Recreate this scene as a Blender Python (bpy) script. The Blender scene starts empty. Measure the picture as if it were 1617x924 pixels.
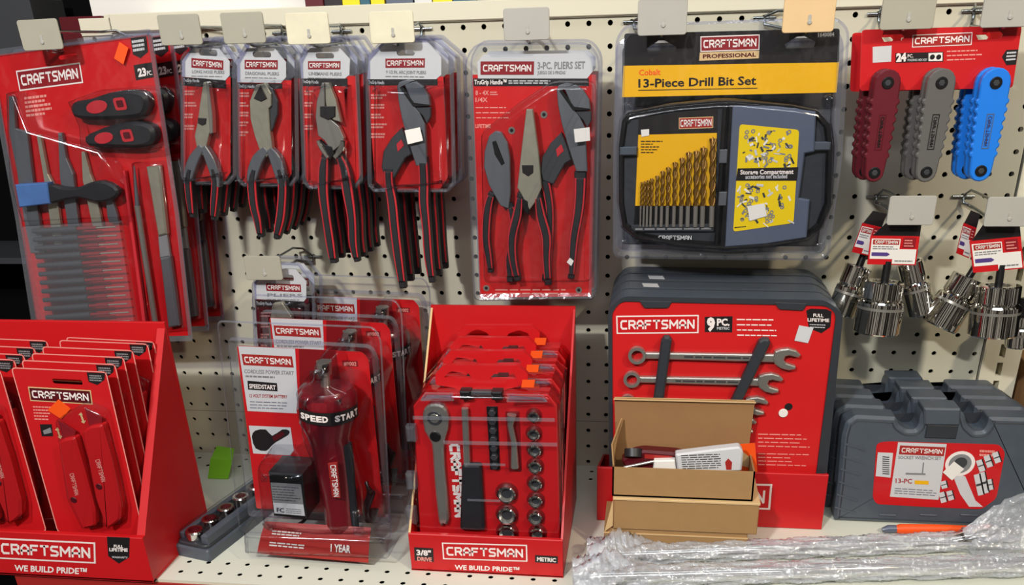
import bpy, math, random
from mathutils import Vector, Matrix
random.seed(7)
IN = 0.0254
W_, H_ = 1617.0, 924.0
FPX, PPX, PPY = 1363.05, 835.0, 697.55          # focal length and principal point in pixels
CAM = Vector((0.05249, -1.14038, -0.00623)) / IN   # everything below is worked out in inches
CR = Matrix(((0.9910425703619453, -0.030673184094359318, 0.12997607283842351),
             (0.13049423709844066, 0.4293098239895788, -0.8936802163582523),
             (-0.028387987150987923, 0.9026362671660996, 0.42946698520604)))
SZ = -23.26                                      # shelf height under the top row of pegboard holes
scene = bpy.context.scene
COL = scene.collection

def ray(x, y):
    return CR @ Vector(((x - PPX) / FPX, -(y - PPY) / FPX, -1.0))
def at(x, y, Y):
    d = ray(x, y); return CAM + d * ((Y - CAM.y) / d.y)
def on_z(x, y, Z=SZ):
    d = ray(x, y); return CAM + d * ((Z - CAM.z) / d.z)

# ------------------------------------------------------------------ materials
MATS = {}
def mat(name, col, rough=0.5, metal=0.0, noise=0.0, bump=0.0, scale=40.0, coat=0.0, spec=0.5, aniso=None, emit=0):
    if name in MATS: return MATS[name]
    m = bpy.data.materials.new(name); m.use_nodes = True; nt = m.node_tree; b = nt.nodes['Principled BSDF']
    c = tuple(((v / 255.0) / 12.92 if v / 255.0 <= 0.04045 else ((v / 255.0 + 0.055) / 1.055) ** 2.4) for v in col) + (1,)
    b.inputs['Base Color'].default_value = c
    b.inputs['Roughness'].default_value = rough; b.inputs['Metallic'].default_value = metal
    b.inputs['Coat Weight'].default_value = coat; b.inputs['Coat Roughness'].default_value = 0.08
    b.inputs['Specular IOR Level'].default_value = spec
    if noise or bump:
        tc = nt.nodes.new('ShaderNodeTexCoord'); mp = nt.nodes.new('ShaderNodeMapping'); n = nt.nodes.new('ShaderNodeTexNoise')
        n.inputs['Scale'].default_value = scale; n.inputs['Detail'].default_value = 4
        if aniso: mp.inputs['Scale'].default_value = aniso
        nt.links.new(tc.outputs['Object'], mp.inputs[0]); nt.links.new(mp.outputs[0], n.inputs['Vector'])
        if noise:
            r = nt.nodes.new('ShaderNodeMix'); r.data_type = 'RGBA'
            r.inputs[6].default_value = tuple(v * (1 - noise) for v in c[:3]) + (1,)
            r.inputs[7].default_value = tuple(min(1, v * (1 + noise) + noise * .02) for v in c[:3]) + (1,)
            nt.links.new(n.outputs['Fac'], r.inputs[0]); nt.links.new(r.outputs[2], b.inputs['Base Color'])
        if bump:
            bp = nt.nodes.new('ShaderNodeBump'); bp.inputs['Strength'].default_value = bump; bp.inputs['Distance'].default_value = 0.002
            nt.links.new(n.outputs['Fac'], bp.inputs['Height']); nt.links.new(bp.outputs[0], b.inputs['Normal'])
    if emit:
        b.inputs['Emission Color'].default_value = c; b.inputs['Emission Strength'].default_value = emit
    MATS[name] = m; return m

def clear(name, tint=(.96, .97, .98), rough=0.07, bump=0.25, scale=35.0, ior=1.5, extra=0.0, gcol=(1, 1, 1), haze=0.0):
    """thin clear plastic sheet: lets light straight through, mirrors by Fresnel"""
    if name in MATS: return MATS[name]
    m = bpy.data.materials.new(name); m.use_nodes = True; nt = m.node_tree; nt.nodes.clear()
    o = nt.nodes.new('ShaderNodeOutputMaterial'); mx = nt.nodes.new('ShaderNodeMixShader')
    t = nt.nodes.new('ShaderNodeBsdfTransparent'); g = nt.nodes.new('ShaderNodeBsdfGlossy'); fr = nt.nodes.new('ShaderNodeFresnel')
    t.inputs[0].default_value = tint + (1,); g.inputs['Color'].default_value = gcol + (1,); g.inputs['Roughness'].default_value = rough
    ge = nt.nodes.new('ShaderNodeNewGeometry'); mi = nt.nodes.new('ShaderNodeMix'); mi.inputs[2].default_value = ior; mi.inputs[3].default_value = 1 / ior
    nt.links.new(ge.outputs['Backfacing'], mi.inputs[0]); nt.links.new(mi.outputs[0], fr.inputs[0])
    tc = nt.nodes.new('ShaderNodeTexCoord'); n = nt.nodes.new('ShaderNodeTexNoise'); n.inputs['Scale'].default_value = scale
    bp = nt.nodes.new('ShaderNodeBump'); bp.inputs['Strength'].default_value = bump; bp.inputs['Distance'].default_value = 0.004
    nt.links.new(tc.outputs['Object'], n.inputs['Vector']); nt.links.new(n.outputs['Fac'], bp.inputs['Height'])
    nt.links.new(bp.outputs[0], g.inputs['Normal'])
    fac = fr.outputs[0]
    if extra:
        a = nt.nodes.new('ShaderNodeMath'); a.operation = 'ADD'; a.inputs[1].default_value = extra; a.use_clamp = True
        nt.links.new(fac, a.inputs[0]); fac = a.outputs[0]
    src = t.outputs[0]
    if haze:
        d = nt.nodes.new('ShaderNodeBsdfDiffuse'); d.inputs[0].default_value = (.88, .92, 1.0, 1); m2 = nt.nodes.new('ShaderNodeMixShader')
        m2.inputs[0].default_value = haze; nt.links.new(t.outputs[0], m2.inputs[1]); nt.links.new(d.outputs[0], m2.inputs[2]); src = m2.outputs[0]
    nt.links.new(fac, mx.inputs[0]); nt.links.new(src, mx.inputs[1]); nt.links.new(g.outputs[0], mx.inputs[2])
    nt.links.new(mx.outputs[0], o.inputs[0]); MATS[name] = m; return m

mat('red', (200, 22, 28), .38, coat=.3); mat('red_box', (196, 20, 26), .42, noise=.06, scale=8); mat('deep_red', (128, 12, 20), .4)
mat('print_red', (205, 30, 32), .35); mat('maroon', (84, 8, 20), .4, bump=.1); mat('logo_maroon', (140, 24, 34), .4)
mat('brick_red', (165, 40, 36), .4); mat('white', (236, 232, 226), .45); mat('print_white', (240, 228, 224), .45)
mat('pink_print', (232, 150, 140), .5); mat('black', (18, 18, 20), .35); mat('soft_black', (34, 34, 38), .45, bump=.15, scale=90)
mat('card_black', (30, 26, 28), .4); mat('grey_print', (130, 130, 132), .5); mat('light_print', (205, 205, 208), .45)
mat('steel', (190, 186, 178), .28, .8, noise=.15, scale=60, aniso=(1, .2, 1)); mat('dark_steel', (120, 124, 130), .36, .6, noise=.2, scale=70, aniso=(1, .15, 1))
mat('chrome', (225, 222, 215), .06, 1.0); mat('satin', (172, 168, 150), .36, .55, noise=.2, scale=90); mat('gun', (76, 78, 82), .4, .5)
mat('pegboard', (196, 192, 172), .55, noise=.05, scale=6); mat('shelf_paint', (218, 220, 205), .45, noise=.05, scale=5)
mat('rail_paint', (214, 209, 188), .5, noise=.04, scale=5); mat('dark', (5, 5, 5), .9, spec=.1); mat('plate', (172, 170, 162), .5, noise=.07, scale=30)  # 'dark' is a near-black that stands for shade
mat('plate_warm_lit', (222, 188, 140), .5, noise=.08, scale=30); mat('plate_cream', (222, 215, 188), .45, noise=.12, scale=60)  # the warm plate has orange lamp light painted into its colour
mat('plate_tan', (166, 162, 146), .5, noise=.06, scale=30)
mat('wire', (165, 170, 172), .22, 1.0); mat('case_grey', (74, 82, 92), .42, noise=.12, bump=.2, scale=60); mat('case_dark', (44, 48, 54), .5, bump=.2, scale=80)
mat('navy_edge', (60, 60, 92), .2); mat('yellow', (238, 178, 20), .4); mat('yellow_pure', (238, 205, 20), .4); mat('kraft', (164, 127, 82), .8, noise=.08, bump=.2, scale=50)
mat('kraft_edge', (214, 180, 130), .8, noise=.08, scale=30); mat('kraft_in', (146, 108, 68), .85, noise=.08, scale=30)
mat('orange', (244, 84, 16), .5); mat('green', (140, 214, 40), .6); mat('blue', (28, 122, 226), .4, bump=.05, scale=80); mat('blue_dull', (76, 116, 176), .5, noise=.2, scale=50)
mat('key_grey', (96, 94, 92), .4, bump=.1, scale=80); mat('key_maroon', (96, 22, 34), .4, bump=.1, scale=80)
mat('gold', (128, 92, 34), .35, .6, noise=.35, scale=160); mat('slate', (88, 96, 116), .35, coat=.4); mat('purple', (80, 60, 130), .5)
mat('grip_red', (190, 40, 50), .45); mat('teal', (40, 90, 110), .4); mat('tool_red', (118, 16, 28), .25, coat=.6); mat('store_wall', (120, 112, 100), .8, noise=.1, scale=2)
clear('clear'); clear('clear_thick', (.9, .92, .96), .08, .3, 60, extra=.04, haze=.07, gcol=(.22, .22, .24)); clear('clear_edge', (.66, .67, .84), .12, .35, 90, extra=.10, haze=.10, gcol=(.22, .22, .25))
clear('clear_red', (.93, .50, .52), .06, .3, 30, extra=.03, haze=.0); clear('clear_dome', (.93, .94, .96), .13, .4, 25, ior=1.55, extra=.02, gcol=(.5, .5, .52))
clear('bubble', (.95, .97, 1.0), .10, 1.0, 200, extra=.16, haze=.34); clear('clear_soft', (.97, .97, .98), .12, .25, 25, ior=1.4)

# ------------------------------------------------------------------ frames and mesh building
class Frame:
    """a plane in the room; A to B (seen points) gives its own left-right axis"""
    def __init__(s, A, B, Y=None, lean=0.0, yaw=0.0, o=None, u=None, v=None):
        if o is None:
            o = at(A[0], A[1], Y)
            n = Vector((0, -1, 0)); n = Matrix.Rotation(math.radians(lean), 3, 'X') @ n   # lean > 0: top leans towards the board
            n = Matrix.Rotation(math.radians(yaw), 3, 'Z') @ n
            d = ray(*B); b = CAM + d * ((o - CAM).dot(n) / d.dot(n))
            u = (b - o).normalized(); v = n.cross(u)
        else:
            n = u.cross(v)
        s.o, s.u, s.v, s.n = o, u.normalized(), v.normalized(), n.normalized()
    def q(s, x, y, w=0.0):
        d = ray(x, y); p = CAM + d * ((s.o + s.n * w - CAM).dot(s.n) / d.dot(s.n)) - s.o
        return (p.dot(s.u), p.dot(s.v))
    def P(s, pts, w=0.0): return [s.q(x, y, w) for x, y in pts]
    def mw(s):
        m = Matrix((s.u, s.v, s.n)).transposed().to_4x4(); m.translation = s.o * IN; return m

def area(p): return sum(p[i][0] * p[(i + 1) % len(p)][1] - p[(i + 1) % len(p)][0] * p[i][1] for i in range(len(p))) / 2
def inset(p, d):
    """move every edge of a polygon inwards by d"""
    if area(p) < 0: p = p[::-1]
    n = len(p); out = []
    for i in range(n):
        a, b, c = Vector(p[i - 1]), Vector(p[i]), Vector(p[(i + 1) % n])
        e, f = (b - a), (c - b)
        if e.length < 1e-9 or f.length < 1e-9: out.append(tuple(b)); continue
        e.normalize(); f.normalize(); n1 = Vector((-e.y, e.x)); n2 = Vector((-f.y, f.x)); m = n1 + n2
        k = m.length
        if k < .3: out.append(tuple(b + n1 * d)); continue
        m /= k; out.append(tuple(b + m * (d / max(.45, m.dot(n1)))))
    return out
def rr(x0, y0, x1, y1, r, n=4):
    out = []
    for cx, cy, a in ((x1 - r, y1 - r, 0), (x0 + r, y1 - r, 90), (x0 + r, y0 + r, 180), (x1 - r, y0 + r, 270)):
        for k in range(n + 1):
            t = math.radians(a + 90 * k / n); out.append((cx + r * math.cos(t), cy + r * math.sin(t)))
    return out
def rpoly(p, r, n=3):
    """round the corners of a polygon"""
    out = []
    for i in range(len(p)):
        a, b, c = Vector(p[i - 1]), Vector(p[i]), Vector(p[(i + 1) % len(p)])
        ra = min(r, (a - b).length * .45, (c - b).length * .45)
        s = b + (a - b).normalized() * ra; e = b + (c - b).normalized() * ra
        for k in range(n + 1):
            t = k / n; out.append(tuple(s * (1 - t) ** 2 + b * 2 * t * (1 - t) + e * t * t))
    return out
def smooth(p, n=3, closed=True):
    """Catmull-Rom through the points"""
    out = []; N = len(p); rng = range(N if closed else N - 1)
    g = lambda i: Vector(p[i % N]) if closed else Vector(p[max(0, min(N - 1, i))])
    for i in rng:
        a, b, c, d = g(i - 1), g(i), g(i + 1), g(i + 2)
        for k in range(n):
            t = k / n
            out.append(tuple(.5 * ((2 * b) + (c - a) * t + (2 * a - 5 * b + 4 * c - d) * t * t + (3 * b - a - 3 * c + d) * t ** 3)))
    if not closed: out.append(tuple(p[-1]))
    return out
def circ(cx, cy, r, n=16, ry=None): return [(cx + r * math.cos(2 * math.pi * k / n), cy + (ry or r) * math.sin(2 * math.pi * k / n)) for k in range(n)]

GL = {'C': [[(.9, 1), (.2, 1), (0, .8), (0, .2), (.2, 0), (.9, 0)]], 'R': [[(0, 0), (0, 1), (.75, 1), (.95, .85), (.95, .62), (.75, .48), (0, .48)], [(.5, .48), (.95, 0)]],
 'A': [[(0, 0), (0, .72), (.3, 1), (.65, 1), (.95, .72), (.95, 0)], [(0, .38), (.95, .38)]], 'F': [[(0, 0), (0, 1), (.9, 1)], [(0, .52), (.75, .52)]],
 'T': [[(0, 1), (1, 1)], [(.5, 1), (.5, 0)]], 'S': [[(.92, 1), (.2, 1), (.03, .85), (.03, .66), (.2, .53), (.75, .47), (.92, .34), (.92, .15), (.75, 0), (0, 0)]],
 'M': [[(0, 0), (0, 1), (.6, .35), (1.2, 1), (1.2, 0)]], 'N': [[(0, 0), (0, 1), (.95, 0), (.95, 1)]]}
_tc = {}
def text_mesh(s, bold=.02):
    if (s, bold) in _tc: return _tc[(s, bold)]
    c = bpy.data.curves.new('t', 'FONT'); c.body = s; c.offset = bold; c.resolution_u = 2
    o = bpy.data.objects.new('t', c); COL.objects.link(o)
    dg = bpy.context.evaluated_depsgraph_get(); me = o.evaluated_get(dg).to_mesh()
    vs = [(v.co.x, v.co.y) for v in me.vertices]; fs = [tuple(p.vertices) for p in me.polygons]
    o.evaluated_get(dg).to_mesh_clear(); bpy.data.objects.remove(o); bpy.data.curves.remove(c)
    x0 = min(v[0] for v in vs); x1 = max(v[0] for v in vs); y1 = max(v[1] for v in vs)
    cap = .7 if any(ch.isupper() or ch.isdigit() for ch in s) else .52
    r = ([((x - x0) / (x1 - x0), y / cap) for x, y in vs], fs); _tc[(s, bold)] = r; return r

class MB:
    def __init__(s, F=None): s.v, s.f, s.m, s.sm, s.F, s.mats = [], [], [], [], F, []
    def mi(s, m):
        if m not in s.mats: s.mats.append(m)
        return s.mats.index(m)
    def add(s, vs, fs, m, smooth=False):
        b = len(s.v); s.v += [tuple(v) for v in vs]; k = s.mi(m)
        for f in fs: s.f.append(tuple(b + i for i in f)); s.m.append(k); s.sm.append(smooth)
        return s
    def face(s, p, w, m):
        p = list(p)
        if area(p) < 0: p = p[::-1]
        return s.add([(x, y, w) for x, y in p], [tuple(range(len(p)))], m)
    def ring(s, outer, inner, w, m, w2=None):
        outer, inner = list(outer), list(inner)
        if area(outer) < 0: outer = outer[::-1]
        if area(inner) < 0: inner = inner[::-1]
        n = len(outer); w2 = w if w2 is None else w2
        return s.add([(x, y, w) for x, y in outer] + [(x, y, w2) for x, y in inner], [(i, (i + 1) % n, n + (i + 1) % n, n + i) for i in range(n)], m, False)
    def prism(s, p, w0, w1, m, bev=0.0, side=None, back=True, smooth=False):
        p = list(p)
        if area(p) < 0: p = p[::-1]
        n = len(p); side = side or m
        if bev:
            q = inset(p, bev); wb = w1 - bev
            s.add([(x, y, w0) for x, y in p] + [(x, y, wb) for x, y in p], [(i, (i + 1) % n, n + (i + 1) % n, n + i) for i in range(n)], side, smooth)
            s.add([(x, y, wb) for x, y in p] + [(x, y, w1) for x, y in q], [(i, (i + 1) % n, n + (i + 1) % n, n + i) for i in range(n)], m, smooth)
            s.add([(x, y, w1) for x, y in q], [tuple(range(n))], m)
        else:
            s.add([(x, y, w0) for x, y in p] + [(x, y, w1) for x, y in p], [(i, (i + 1) % n, n + (i + 1) % n, n + i) for i in range(n)], side, smooth)
            s.add([(x, y, w1) for x, y in p], [tuple(range(n))], m)
        if back: s.add([(x, y, w0) for x, y in p], [tuple(range(n))[::-1]], side)
        return s
    def dome(s, p, w0, w1, m, r=.15, steps=3, top=True):
        """raised clear blister with rounded shoulders"""
        if area(p) < 0: p = p[::-1]
        n = len(p); rings = [[(x, y, w0) for x, y in p]]
        for k in range(steps + 1):
            t = k / steps * math.pi / 2; q = inset(p, r * (1 - math.cos(t)) + r * .15)
            rings.append([(x, y, w1 - r + r * math.sin(t)) for x, y in q])
        vs = [v for R in rings for v in R]; fs = []
        for j in range(len(rings) - 1): fs += [(j * n + i, j * n + (i + 1) % n, (j + 1) * n + (i + 1) % n, (j + 1) * n + i) for i in range(n)]
        s.add(vs, fs, m, True)
        if top: s.add(rings[-1], [tuple(range(n))], m, True)
        return s
    def box(s, a, b, m, bev=0.0):
        (x0, y0, z0), (x1, y1, z1) = a, b
        return s.prism([(x0, y0), (x1, y0), (x1, y1), (x0, y1)], z0, z1, m, bev)
    def slab(s, c4, off, m, side=None):
        """four world-ish corners plus a thickness vector"""
        c = [Vector(p) for p in c4]; o = Vector(off); vs = c + [p + o for p in c]
        s.add(vs, [(0, 1, 2, 3), (7, 6, 5, 4)], m)
        return s.add(vs, [(0, 4, 5, 1), (1, 5, 6, 2), (2, 6, 7, 3), (3, 7, 4, 0)], side or m)
    def rod(s, pts, r, m, n=8, caps=True, flat=1.0):
        P = [Vector(p) for p in pts]; R = r if isinstance(r, (list, tuple)) else [r] * len(P); rings = []
        up = None
        for i, p in enumerate(P):
            d = (P[min(i + 1, len(P) - 1)] - P[max(i - 1, 0)]).normalized()
            if up is None: up = d.orthogonal().normalized()
            up = (up - d * up.dot(d)); up = up.normalized() if up.length > 1e-6 else d.orthogonal().normalized()
            w = d.cross(up)
            rings.append([p + (up * math.cos(2 * math.pi * k / n) + w * math.sin(2 * math.pi * k / n) * flat) * R[i] for k in range(n)])
        vs = [v for q in rings for v in q]
        fs = [(j * n + k, j * n + (k + 1) % n, (j + 1) * n + (k + 1) % n, (j + 1) * n + k) for j in range(len(P) - 1) for k in range(n)]
        s.add(vs, fs, m, True)
        if caps: s.add(rings[0], [tuple(range(n))[::-1]], m); s.add(rings[-1], [tuple(range(n))], m)
        return s
    def lathe(s, o, d, prof, m, n=20, seg=None):
        o = Vector(o); d = Vector(d).normalized(); up = d.orthogonal().normalized(); w = d.cross(up)
        for j in range(len(prof) - 1):
            (r0, h0), (r1, h1) = prof[j], prof[j + 1]
            mm = m if seg is None else seg[j]
            vs = [o + d * h + (up * math.cos(2 * math.pi * k / n) + w * math.sin(2 * math.pi * k / n)) * r for r, h in ((r0, h0), (r1, h1)) for k in range(n)]
            s.add(vs, [(k, (k + 1) % n, n + (k + 1) % n, n + k) for k in range(n)], mm, abs(h1 - h0) > 1e-4)
        return s
    def affine(s, A, B, C, pts, w):
        """A bottom left, B bottom right, C top left, all local 2D"""
        ax, ay = A; bx, by = B; cx, cy = C
        return [(ax + (bx - ax) * x + (cx - ax) * y, ay + (by - ay) * x + (cy - ay) * y, w) for x, y in pts]
    def text(s, t, A, B, C, w, m, bold=.02):
        vs, fs = text_mesh(t, bold); return s.add(s.affine(A, B, C, vs, w), fs, m)
    def logo(s, A, B, C, w, m, t='CRAFTSMAN', thick=.27):
        widths = {'M': 1.2, 'T': 1.0}; gap = .42; adv = [widths.get(ch, .95) for ch in t]; tot = sum(adv) + gap * (len(t) - 1) + thick
        x = thick / 2
        for ch, a in zip(t, adv):
            for st in GL[ch]:
                for i in range(len(st) - 1):
                    p = Vector((x + st[i][0], thick / 2 + st[i][1] * (1.35 - thick))); q = Vector((x + st[i + 1][0], thick / 2 + st[i + 1][1] * (1.35 - thick)))
                    d = (q - p).normalized(); nn = Vector((-d.y, d.x)) * thick / 2; e = d * thick * .38
                    c = [p - e - nn, q + e - nn, q + e + nn, p - e + nn]
                    s.add(s.affine(A, B, C, [(v.x / tot, v.y / 1.35) for v in c], w + .0004 * (i % 2)), [(0, 1, 2, 3)], m)
            x += a + gap
        return s
    def badge(s, p4, w, frame_m='print_white', fill='logo_maroon', txt='print_white', fr=.07, pad=.17):
        """logo plate: p4 = bottom-left, bottom-right, top-right, top-left (local 2D)"""
        BL, BR, TR, TL = [Vector(p) for p in p4]
        e = lambda x, y: tuple(BL + (BR - BL) * x + (TL - BL) * y)
        h = (TL - BL).length; L = (BR - BL).length; fx = fr * h / L
        if frame_m:
            s.face([e(0, 0), e(1, 0), e(1, 1), e(0, 1)], w, frame_m)
            if fill: s.face([e(fx, fr), e(1 - fx, fr), e(1 - fx, 1 - fr), e(fx, 1 - fr)], w + .006, fill)
        elif fill: s.face([e(0, 0), e(1, 0), e(1, 1), e(0, 1)], w, fill)
        px = pad * h / L * 1.25
        return s.logo(e(px, pad + fr), e(1 - px, pad + fr), e(px, 1 - pad - fr), w + .012, txt)
    def quad(s, p4, w, m): return s.face(p4, w, m)
    def lines(s, A, B, C, n, w, m, fill=.5, ragged=.35, word=True, rnd=None):
        """rows of print too small to read: broken strokes"""
        R = rnd or random
        for i in range(n):
            y0 = 1 - (i + 1) / n + (1 - fill) / n / 2; y1 = y0 + fill / n; x = 0; end = 1 - R.random() * ragged
            while x < end:
                l = (R.uniform(.08, .2) if word else 1)
                e = min(x + l, end)
                if e - x > .02: s.add(s.affine(A, B, C, [(x, y0), (e, y0), (e, y1), (x, y1)], w), [(0, 1, 2, 3)], m)
                x = e + .025
        return s
    def build(s, name, parent=None, F=None, label=None):
        me = bpy.data.meshes.new(name)
        me.from_pydata([(x * IN, y * IN, z * IN) for x, y, z in s.v], [], s.f)
        for m in s.mats: me.materials.append(MATS[m])
        for p, k, sm in zip(me.polygons, s.m, s.sm): p.material_index = k; p.use_smooth = sm
        me.validate(); me.update()
        o = bpy.data.objects.new(name, me); COL.objects.link(o)
        F = F or s.F
        if parent is not None: o.parent = parent
        elif F is not None: o.matrix_world = F.mw()
        if label: o['label'] = label
        return o

WORLD = Frame(None, None, o=Vector((0, 0, 0)), u=Vector((1, 0, 0)), v=Vector((0, 1, 0)))
def thing(name, label, cat, F=None, group=None):
    o = bpy.data.objects.new(name, None); COL.objects.link(o); o.empty_display_size = .02
    if F is not None: o.matrix_world = F.mw()
    o['label'] = label; o['category'] = cat
    if group: o['group'] = group
    return o
def tag(o, label, cat, group=None, kind=None):
    if label: o['label'] = label
    if cat: o['category'] = cat
    if group: o['group'] = group
    if kind: o['kind'] = kind
    return o
def dup(o, off, label=None, rot=0.0, skip=(), parent=None):
    """copy of a thing with copies of its parts and sub-parts, moved by off (inches, room axes)"""
    c = o.copy(); COL.objects.link(c)
    if parent is not None: c.parent = parent
    else:
        mw = o.matrix_world.copy() if o.parent is None else o.matrix_basis.copy()
        mw = o.matrix_basis.copy(); mw = Matrix.Translation(Vector(off) * IN) @ mw @ Matrix.Rotation(math.radians(rot), 4, 'Z'); c.matrix_basis = mw
        if label: c['label'] = label
    for ch in list(CH.get(o.name, [])):
        if ch.name.split('.')[0] in skip: continue
        dup(ch, (0, 0, 0), parent=c)
    return c
class _CH:
    def get(s, name, d=None): return [o for o in bpy.data.objects[name].children]
CH = _CH()

# ------------------------------------------------------------------ camera, world, lights
cd = bpy.data.cameras.new('camera'); cam = bpy.data.objects.new('camera', cd); COL.objects.link(cam); scene.camera = cam
cd.sensor_fit = 'HORIZONTAL'; cd.sensor_width = 36; cd.lens = FPX * 36 / W_; cd.clip_start = .01; cd.clip_end = 60
cd.shift_x = (808.5 - PPX) / W_; cd.shift_y = (PPY - 462) / W_
mm = CR.to_4x4(); mm.translation = CAM * IN; cam.matrix_world = mm
scene.view_settings.view_transform = 'Standard'; scene.view_settings.look = 'None'; scene.view_settings.gamma = 1; scene.view_settings.use_curve_mapping = False
scene.view_settings.exposure = -0.42
scene.cycles.transparent_max_bounces = 40; scene.cycles.max_bounces = 8; scene.cycles.caustics_reflective = False; scene.cycles.caustics_refractive = False
wd = bpy.data.worlds.new('store'); scene.world = wd; wd.use_nodes = True; nt = wd.node_tree; nt.nodes.clear()
wo = nt.nodes.new('ShaderNodeOutputWorld'); bg = nt.nodes.new('ShaderNodeBackground'); tc = nt.nodes.new('ShaderNodeTexCoord')
mp = nt.nodes.new('ShaderNodeMapping'); mp.inputs['Scale'].default_value = (8, 8, 4); no = nt.nodes.new('ShaderNodeTexNoise'); no.inputs['Scale'].default_value = 1.6; no.inputs['Detail'].default_value = 2
rp = nt.nodes.new('ShaderNodeValToRGB'); el = rp.color_ramp.elements
el[0].position = .40; el[0].color = (.02, .018, .016, 1); el[1].position = .62; el[1].color = (1.0, .93, .82, 1)  # dark and bright bands made up for the chrome to mirror
e2 = rp.color_ramp.elements.new(.5); e2.color = (.16, .13, .11, 1)
nt.links.new(tc.outputs['Generated'], mp.inputs[0]); nt.links.new(mp.outputs[0], no.inputs['Vector']); nt.links.new(no.outputs['Fac'], rp.inputs[0])
nt.links.new(rp.outputs[0], bg.inputs[0]); nt.links.new(bg.outputs[0], wo.inputs[0]); bg.inputs[1].default_value = 0.5
def area_light(name, loc, target, sx, sy, power, col):
    l = bpy.data.lights.new(name, 'AREA'); l.shape = 'RECTANGLE'; l.size = sx; l.size_y = sy; l.energy = power; l.color = col
    o = bpy.data.objects.new(name, l); COL.objects.link(o); o.location = loc
    o.rotation_euler = (Vector(target) - Vector(loc)).to_track_quat('-Z', 'Y').to_euler(); return o
area_light('ceiling_lamp', (-.60, -1.80, .85), (0, 0, -.3), .12, .05, 37, (1, .98, .95))
area_light('ceiling_lamp', (1.35, -1.6, 1.15), (.2, 0, -.3), .12, .05, 30, (1, .84, .60))
area_light('ceiling_tube', (.1, -2.6, 1.6), (0, 0, -.35), 2.6, .2, 40, (.93, .97, 1))
area_light('ceiling_tube', (-.1, -.62, 1.35), (0, -.1, -.5), 2.2, .12, 9, (.90, .96, 1))

# ------------------------------------------------------------------ the fixture: pegboard, rail, post, shelf
def holed(name, F, x0, x1, y0, y1, hx, hy, r, w, m, holes=None, n=8, kind='structure'):
    """sheet with real punched holes; hx, hy = column and row centres"""
    b = MB(F); xs = [x0] + [(hx[i] + hx[i + 1]) / 2 for i in range(len(hx) - 1)] + [x1]
    ys = [y0] + [(hy[i] + hy[i + 1]) / 2 for i in range(len(hy) - 1)] + [y1]
    for i, cx in enumerate(hx):
        for j, cy in enumerate(hy):
            a, c, e, f = xs[i], xs[i + 1], ys[j], ys[j + 1]
            sq = [(c, cy), (c, f), (cx, f), (a, f), (a, cy), (a, e), (cx, e), (c, e)]
            ci = [(cx + r * math.cos(k * math.pi / 4), cy + r * math.sin(k * math.pi / 4)) for k in range(8)]
            b.add([(x, y, 0) for x, y in sq] + [(x, y, 0) for x, y in ci] + [(x, y, -w) for x, y in ci],
                  [(k, (k + 1) % 8, 8 + (k + 1) % 8, 8 + k) for k in range(8)] + [(8 + k, 8 + (k + 1) % 8, 16 + (k + 1) % 8, 16 + k) for k in range(8)], m)
    return b
BF = Frame(None, None, o=Vector((0, 0, 0)), u=Vector((1, 0, 0)), v=Vector((0, 0, 1)))   # w points out of the board
XL, XR = -26.6, 19.3
b = holed('pegboard', BF, XL, XR, -20.4, .30, list(range(-26, 20)), [-j for j in range(20, -1, -1)], .128, .12, 'pegboard')
o = b.build('wall_back', F=BF); tag(o, 'cream steel pegboard panel punched with rows of round holes', None, kind='structure')
b = holed('pegboard', BF, XL, XR, SZ, -20.42, list(range(-26, 20)), [-23, -22, -21], .128, .12, 'pegboard')
o = b.build('wall_back', F=BF); tag(o, 'lower cream pegboard panel below the seam', None, kind='structure')
b = MB(BF); b.box((XL - .1, SZ - 1, -1.3), (XR + .1, .3, -1.15), 'dark'); b.box((XL, SZ - .3, -1.2), (XL + .12, .3, -.13), 'pegboard')  # black sheet gives the holes their shade; cream strip closes the left end
tag(b.build('wall_back_core', F=BF), 'black sheet standing for the shade behind the pegboard, with cream end strip', None, kind='structure')
b = MB(BF); b.box((-24.85, .30, -1.25), (XR + 4.5, 1.12, .22), 'rail_paint', .04); b.box((XL, .26, .0), (XR, .31, .12), 'rail_paint')
b.box((-26.6, .15, -.3), (-24.95, .95, .1), 'rail_paint', .03)
tag(b.build('trim_1', F=BF), 'cream top rail of the pegboard fixture', None, kind='structure')
# slotted post on the right
b = MB(BF); sx0, sx1 = XR + .12, XR + 1.95; sc = XR + 1.02
ys = [.3 - k for k in range(25)]
b.box((sx0, SZ - .3, -.6), (sc - .14, .3, .05), 'rail_paint'); b.box((sc + .14, SZ - .3, -.6), (sx1, .3, .05), 'rail_paint')
for k in range(24):
    b.box((sc - .14, -.18 - k - .25, -.3), (sc + .14, -.18 - k + .02, .05), 'rail_paint')
b.box((sx0, SZ - .3, -.62), (sx1, .3, -.6), 'dark')  # black strip paints the shade seen through the slots
tag(b.build('trim_2', F=BF), 'cream slotted upright post at the right end', None, kind='structure')
# shelf
SF = Frame(None, None, o=Vector((0, 0, SZ)), u=Vector((1, 0, 0)), v=Vector((0, 1, 0)))
hx = [k + .25 for k in range(-27, 22)]
b = holed('shelf', SF, -28, 22, -13.35, 0, hx, [-12.62, -11.76, -1.64, -.71], .125, .02, 'shelf_paint')
b.add([(-28, -13.35, 0), (22, -13.35, 0), (22, -13.35, -.16), (-28, -13.35, -.16)], [(0, 1, 2, 3)], 'rail_paint')
sh = b.build('shelf', F=SF); tag(sh, 'cream perforated steel shelf under all the tool displays', 'shelf')
b = MB(SF); b.box((-28, -13.42, -1.6), (22, -13.2, -.17), 'brick_red'); b.build('price_rail', sh)
b = MB(SF); b.box((-28, -13.2, -.8), (22, 0, -.7), 'dark'); b.build('under_shelf_shade', sh)  # black sheet added so the shelf holes look dark

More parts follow.
